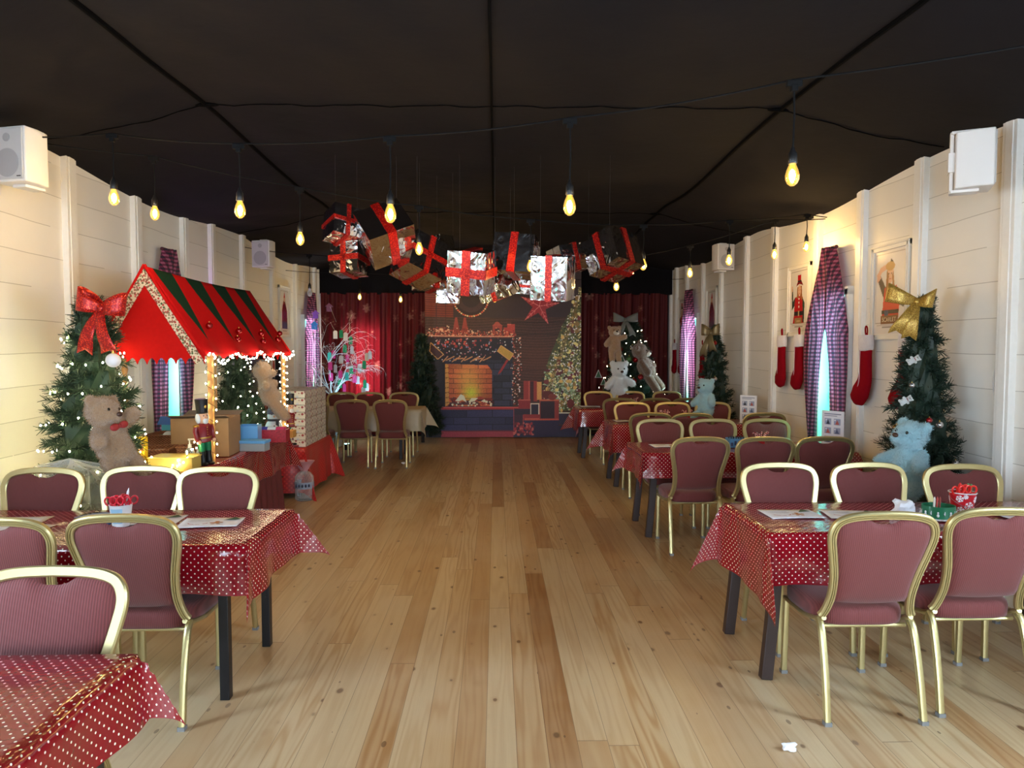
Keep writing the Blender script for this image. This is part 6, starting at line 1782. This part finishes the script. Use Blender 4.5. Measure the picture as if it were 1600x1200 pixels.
# ================================================================== white twig tree with tags
TWIG = mat('white_painted_twigs', rgb(226, 228, 234), .6)
tp = Vector((-2.74, 12.0, 0))
t = thing('twig_tree', 'bare white twig tree hung with paper tags behind the beige-cloth table', 'twig tree', tp)
rnd = random.Random(21); b = MB(); ends = []
def branch(p, d, l, r, lev):
    pts = [p]; q = p.copy(); dd = d.copy()
    for k in range(4):
        dd = (dd + Vector((rnd.uniform(-.22, .22), rnd.uniform(-.22, .22), rnd.uniform(-.16, .14) - .05 * lev))).normalized(); q = q + dd * l / 4; 
        q.x = max(q.x, -.46); pts.append(q.copy())
    b.tube(pts, [r * (1 - .17 * k) for k in range(5)], 6 if lev < 2 else 4)
    if lev >= 1: ends.extend([pts[2], pts[4]])
    if lev < 4:
        for _ in range(3 if lev < 3 else 2):
            k = rnd.randint(1, 4); nd = (dd + Vector((rnd.uniform(-1, 1), rnd.uniform(-.8, .8), rnd.uniform(-.35, .6)))).normalized()
            branch(pts[k], nd, l * rnd.uniform(.55, .75), r * .6, lev + 1)
b.tube([(0, 0, .1), (.01, 0, .5), (-.01, .01, .86)], [.03, .024, .02], 8)
for k in range(6):
    a = k * PI / 3 + .3; branch(Vector((-.01, .01, .84)), Vector((.75 * math.cos(a), .5 * math.sin(a), .8)).normalized(), .62, .014, 0)
b.build('branches', TWIG, t, smooth=60)
MB().lathe([(.12, 0), (.14, .01), (.16, .24), (.165, .25), (.14, .25), (.13, .2), (.001, .19)], n=20).build('pot', mat('white_pot', rgb(220, 224, 228), .5), t)
# spotlight at its foot, aimed up through the twigs
sp = thing('led_spotlight', 'small cyan spotlight at the foot of the white twig tree', 'spotlight', (-2.44, 11.62, 0))
MB().box((0, 0, .01), (.12, .1, .02)).build('base', BLACK, sp, smooth=0)
MB().lathe([(.04, .02), (.05, .06), (.052, .10), (.048, .10)], n=16, cap=False).build('lamp_housing', BLACK, sp)
MB().ell((0, 0, .095), (.044, .044, .008), n=14, m=6).build('lens', emit('cyan_lens', (.25, .75, 1.0, 1), 30), sp)
L = bpy.data.lights.new('spot_beam', 'SPOT'); L.energy = 95; L.color = (.42, .80, 1.0); L.spot_size = R(75); L.spot_blend = .7; L.shadow_soft_size = .04
o = bpy.data.objects.new('spot_beam', L); C.objects.link(o); o.parent = sp; o.location = (0, 0, .12); o.rotation_euler = (R(176), R(4), 0)
TC = {'white': (226, 230, 236), 'pink': (236, 70, 150), 'green': (30, 150, 100), 'turquoise': (70, 206, 196)}
spots = [(524, 523, 'white'), (533, 522, 'green'), (540, 526, 'white'), (548, 532, 'green'), (550, 547, 'white'), (515, 557, 'turquoise'), (521, 554, 'pink'), (533, 562, 'white'), (543, 560, 'pink'), (573, 558, 'white'), (578, 555, 'white'), (569, 570, 'green'), (562, 575, 'white'), (549, 578, 'green'), (555, 575, 'pink'), (524, 576, 'white'), (516, 572, 'pink'), (517, 589, 'pink'), (532, 585, 'pink'), (542, 588, 'turquoise'), (554, 592, 'pink'), (559, 594, 'white'), (531, 600, 'green'), (538, 606, 'pink'), (573, 605, 'white'), (568, 611, 'white'), (570, 600, 'green'), (539, 545, 'green')]
cnt = {}
tag0 = {}
def tagmesh():
    b = MB().prism([(-.035, -.065), (.035, -.065), (.035, .05), (.018, .068), (-.018, .068), (-.035, .05)], -.001, .001, Matrix(((1, 0, 0, 0), (0, 0, 1, 0), (0, 1, 0, 0), (0, 0, 0, 1))))
    return b
big = ['first', 'second', 'third', 'fourth', 'fifth', 'sixth', 'seventh', 'eighth', 'ninth', 'tenth', 'eleventh', 'twelfth']
for px_, py_, col in sorted(spots, key=lambda s_: s_[1]):
    rr = random.Random(px_ * py_); y = 11.72 + rr.uniform(-.1, .35); pos = at(px_, py_, Y=y)
    k = cnt.get(col, 0); cnt[col] = k + 1
    t = thing('paper_tag', '%s paper tag on the white twig tree, %s from the top of its colour' % (col, big[k]), 'tag', pos, rr.uniform(-.6, .6), 'paper tags on the twig tree')
    tagmesh().build('card', mat('tag_' + col, rgb(*TC[col]), .6), t, smooth=0)
    e = min(ends, key=lambda q: ((q + tp) - pos - Vector((0, 0, .16))).length) + tp - pos
    MB().tube([(0, 0, .06), Vector((0, 0, .06)).lerp(e, .5) + Vector((0, 0, -.01)), e], .0016, 4).build('string', PAPER, t)
for px_, py_, c, lab in ((493, 494, (120, 60, 196), 'purple birdhouse ornament high on the white twig tree'), (491, 511, (40, 130, 220), 'blue birdhouse ornament on the white twig tree'), (514, 483, (90, 30, 84), 'dark purple bird ornament topmost on the white twig tree')):
    pos = at(px_, py_, Y=12.0); t = thing('birdhouse_ornament', lab, 'ornament', pos, .3, 'birdhouse ornaments')
    MB().box((0, 0, 0), (.085, .07, .08)).build('house', mat('orn_%d' % px_, rgb(*c), .5), t, smooth=0)
    MB().prism([(-.065, .04), (.065, .04), (0, .10)], -.05, .05, Matrix(((1, 0, 0, 0), (0, 0, 1, 0), (0, 1, 0, 0), (0, 0, 0, 1)))).build('roof', MATS['orn_%d' % px_], t, smooth=0)
    e = min(ends, key=lambda q: ((q + tp) - pos - Vector((0, 0, .2))).length) + tp - pos
    MB().tube([(0, 0, .09), e], .0016, 4).build('string', PAPER, t)
# ================================================================== ornaments on the firs
SILVB = mat('silver_bauble', rgb(206, 206, 212), .1, .9); GOLDB = mat('gold_bauble', rgb(196, 160, 80), .12, .9); GRB = mat('green_bauble', rgb(90, 130, 80), .15, .5)
for px_, py_, d, r, m, lab in ((177, 563, 4.56, .045, mat('white_frost_bauble', rgb(232, 230, 234), .5), 'white frosted bauble on the fir by the stall'), (150, 672, 4.55, .030, SILVB, 'silver bauble beside the plush bear on the stall fir'),
        (1425, 602, 4.70, .018, SILVB, 'silver bauble high on the gold-bow fir'), (1468, 664, 4.68, .024, SILVB, 'silver bauble on the gold-bow fir above the blue bear'), (1452, 657, 4.66, .020, RB, 'red bauble on the gold-bow fir above the blue bear'), (1493, 724, 4.72, .022, SILVB, 'silver bauble low at the wall side of the gold-bow fir'), (1401, 668, 4.72, .024, GOLDB, 'gold bauble at the aisle side of the gold-bow fir'),
        (969, 546, 11.9, .05, RB, 'red bauble between the beige bear and the lit fir'), (993, 562, 11.85, .05, RB, 'red bauble in the middle of the lit fir'), (983, 561, 11.85, .05, GRB, 'green bauble in the middle of the lit fir'), (990, 596, 11.8, .055, RB, 'red bauble beside the white bear on the lit fir'), (1001, 589, 11.8, .05, RB, 'red bauble under the big tan bear'), (950, 604, 11.75, .06, mat('lilac_bauble', rgb(160, 160, 220), .2, .4), 'lilac bauble beside the white bear'), (956, 571, 11.8, .05, GOLDB, 'gold bauble under the beige bear on the lit fir'), (988, 543, 11.95, .045, SILVB, 'silver bauble high on the lit fir'), (1117, 592, 9.3, .03, SILVB, 'silver bauble on the far dark fir'), (1117, 536, 9.4, .03, RB, 'red bauble under the dull gold bow')):
    bauble(at(px_, py_, Y=d), r, m, lab, group='baubles on the firs')
def wood_tree(px_, py_, d, s, lab):
    t = thing('tree_ornament', lab, 'ornament', at(px_, py_, Y=d), 0, 'green triangle ornaments on the lit fir', scale=s)
    M = Matrix(((1, 0, 0, 0), (0, 0, 1, 0), (0, 1, 0, 0), (0, 0, 0, 1)))
    MB().prism([(-.06, -.07), (.06, -.07), (0, .07)], -.004, .004, M).build('panel', mat('green_print', rgb(48, 84, 62), .7), t, smooth=0)
    MB().tube([(-.06, 0, -.07), (.06, 0, -.07), (0, 0, .07)], .008, 6, closed=True).build('frame', PAPER, t)
    return t
wood_tree(972, 562, 11.72, 1.1, 'green triangle tree ornament above the white bear'); wood_tree(935, 584, 11.75, .9, 'green triangle tree ornament at the aisle edge of the lit fir'); wood_tree(943, 596, 11.7, .8, 'green triangle tree ornament low beside the white bear')
for i, (px_, py_, d, sc_, lab) in enumerate(((1416, 560, 4.66, .105, 'small white toy bear high on the gold-bow fir'), (1404, 623, 4.62, .105, 'small white toy bear lower on the gold-bow fir'))):
    b_ = bear(lab, at(px_, py_ + 8, Y=d), (10, 62, -20), sc_, WHITE_F, ((-.2, -.2, .4), (.2, -.2, .45)), ((-.14, -.2, .1), (.14, -.2, .1)), seed=30 + i, fuzz=300, group='small white toy bears on the gold-bow fir')
    MB().tube([(.10 * math.cos(2 * PI * k / 12), -.0 + .10 * math.sin(2 * PI * k / 12), .56) for k in range(12)], .035, 6, closed=True).build('scarf', mat('red_spot_cloth', rgb(150, 36, 36), .7), b_)
# purple wash on the wall behind the stall roof
pl = thing('led_wash_lamp', 'small purple wall-wash lamp hidden behind the stall roof', 'lamp', (-3.25, 7.86, 1.60))
MB().box((0, 0, 0), (.10, .16, .06)).build('lamp_body', BLACK, pl, smooth=0)
MB().box((0, 0, .033), (.08, .14, .006)).build('lens', emit('purple_lens', (.62, .22, 1.0, 1), 110), pl, smooth=0)
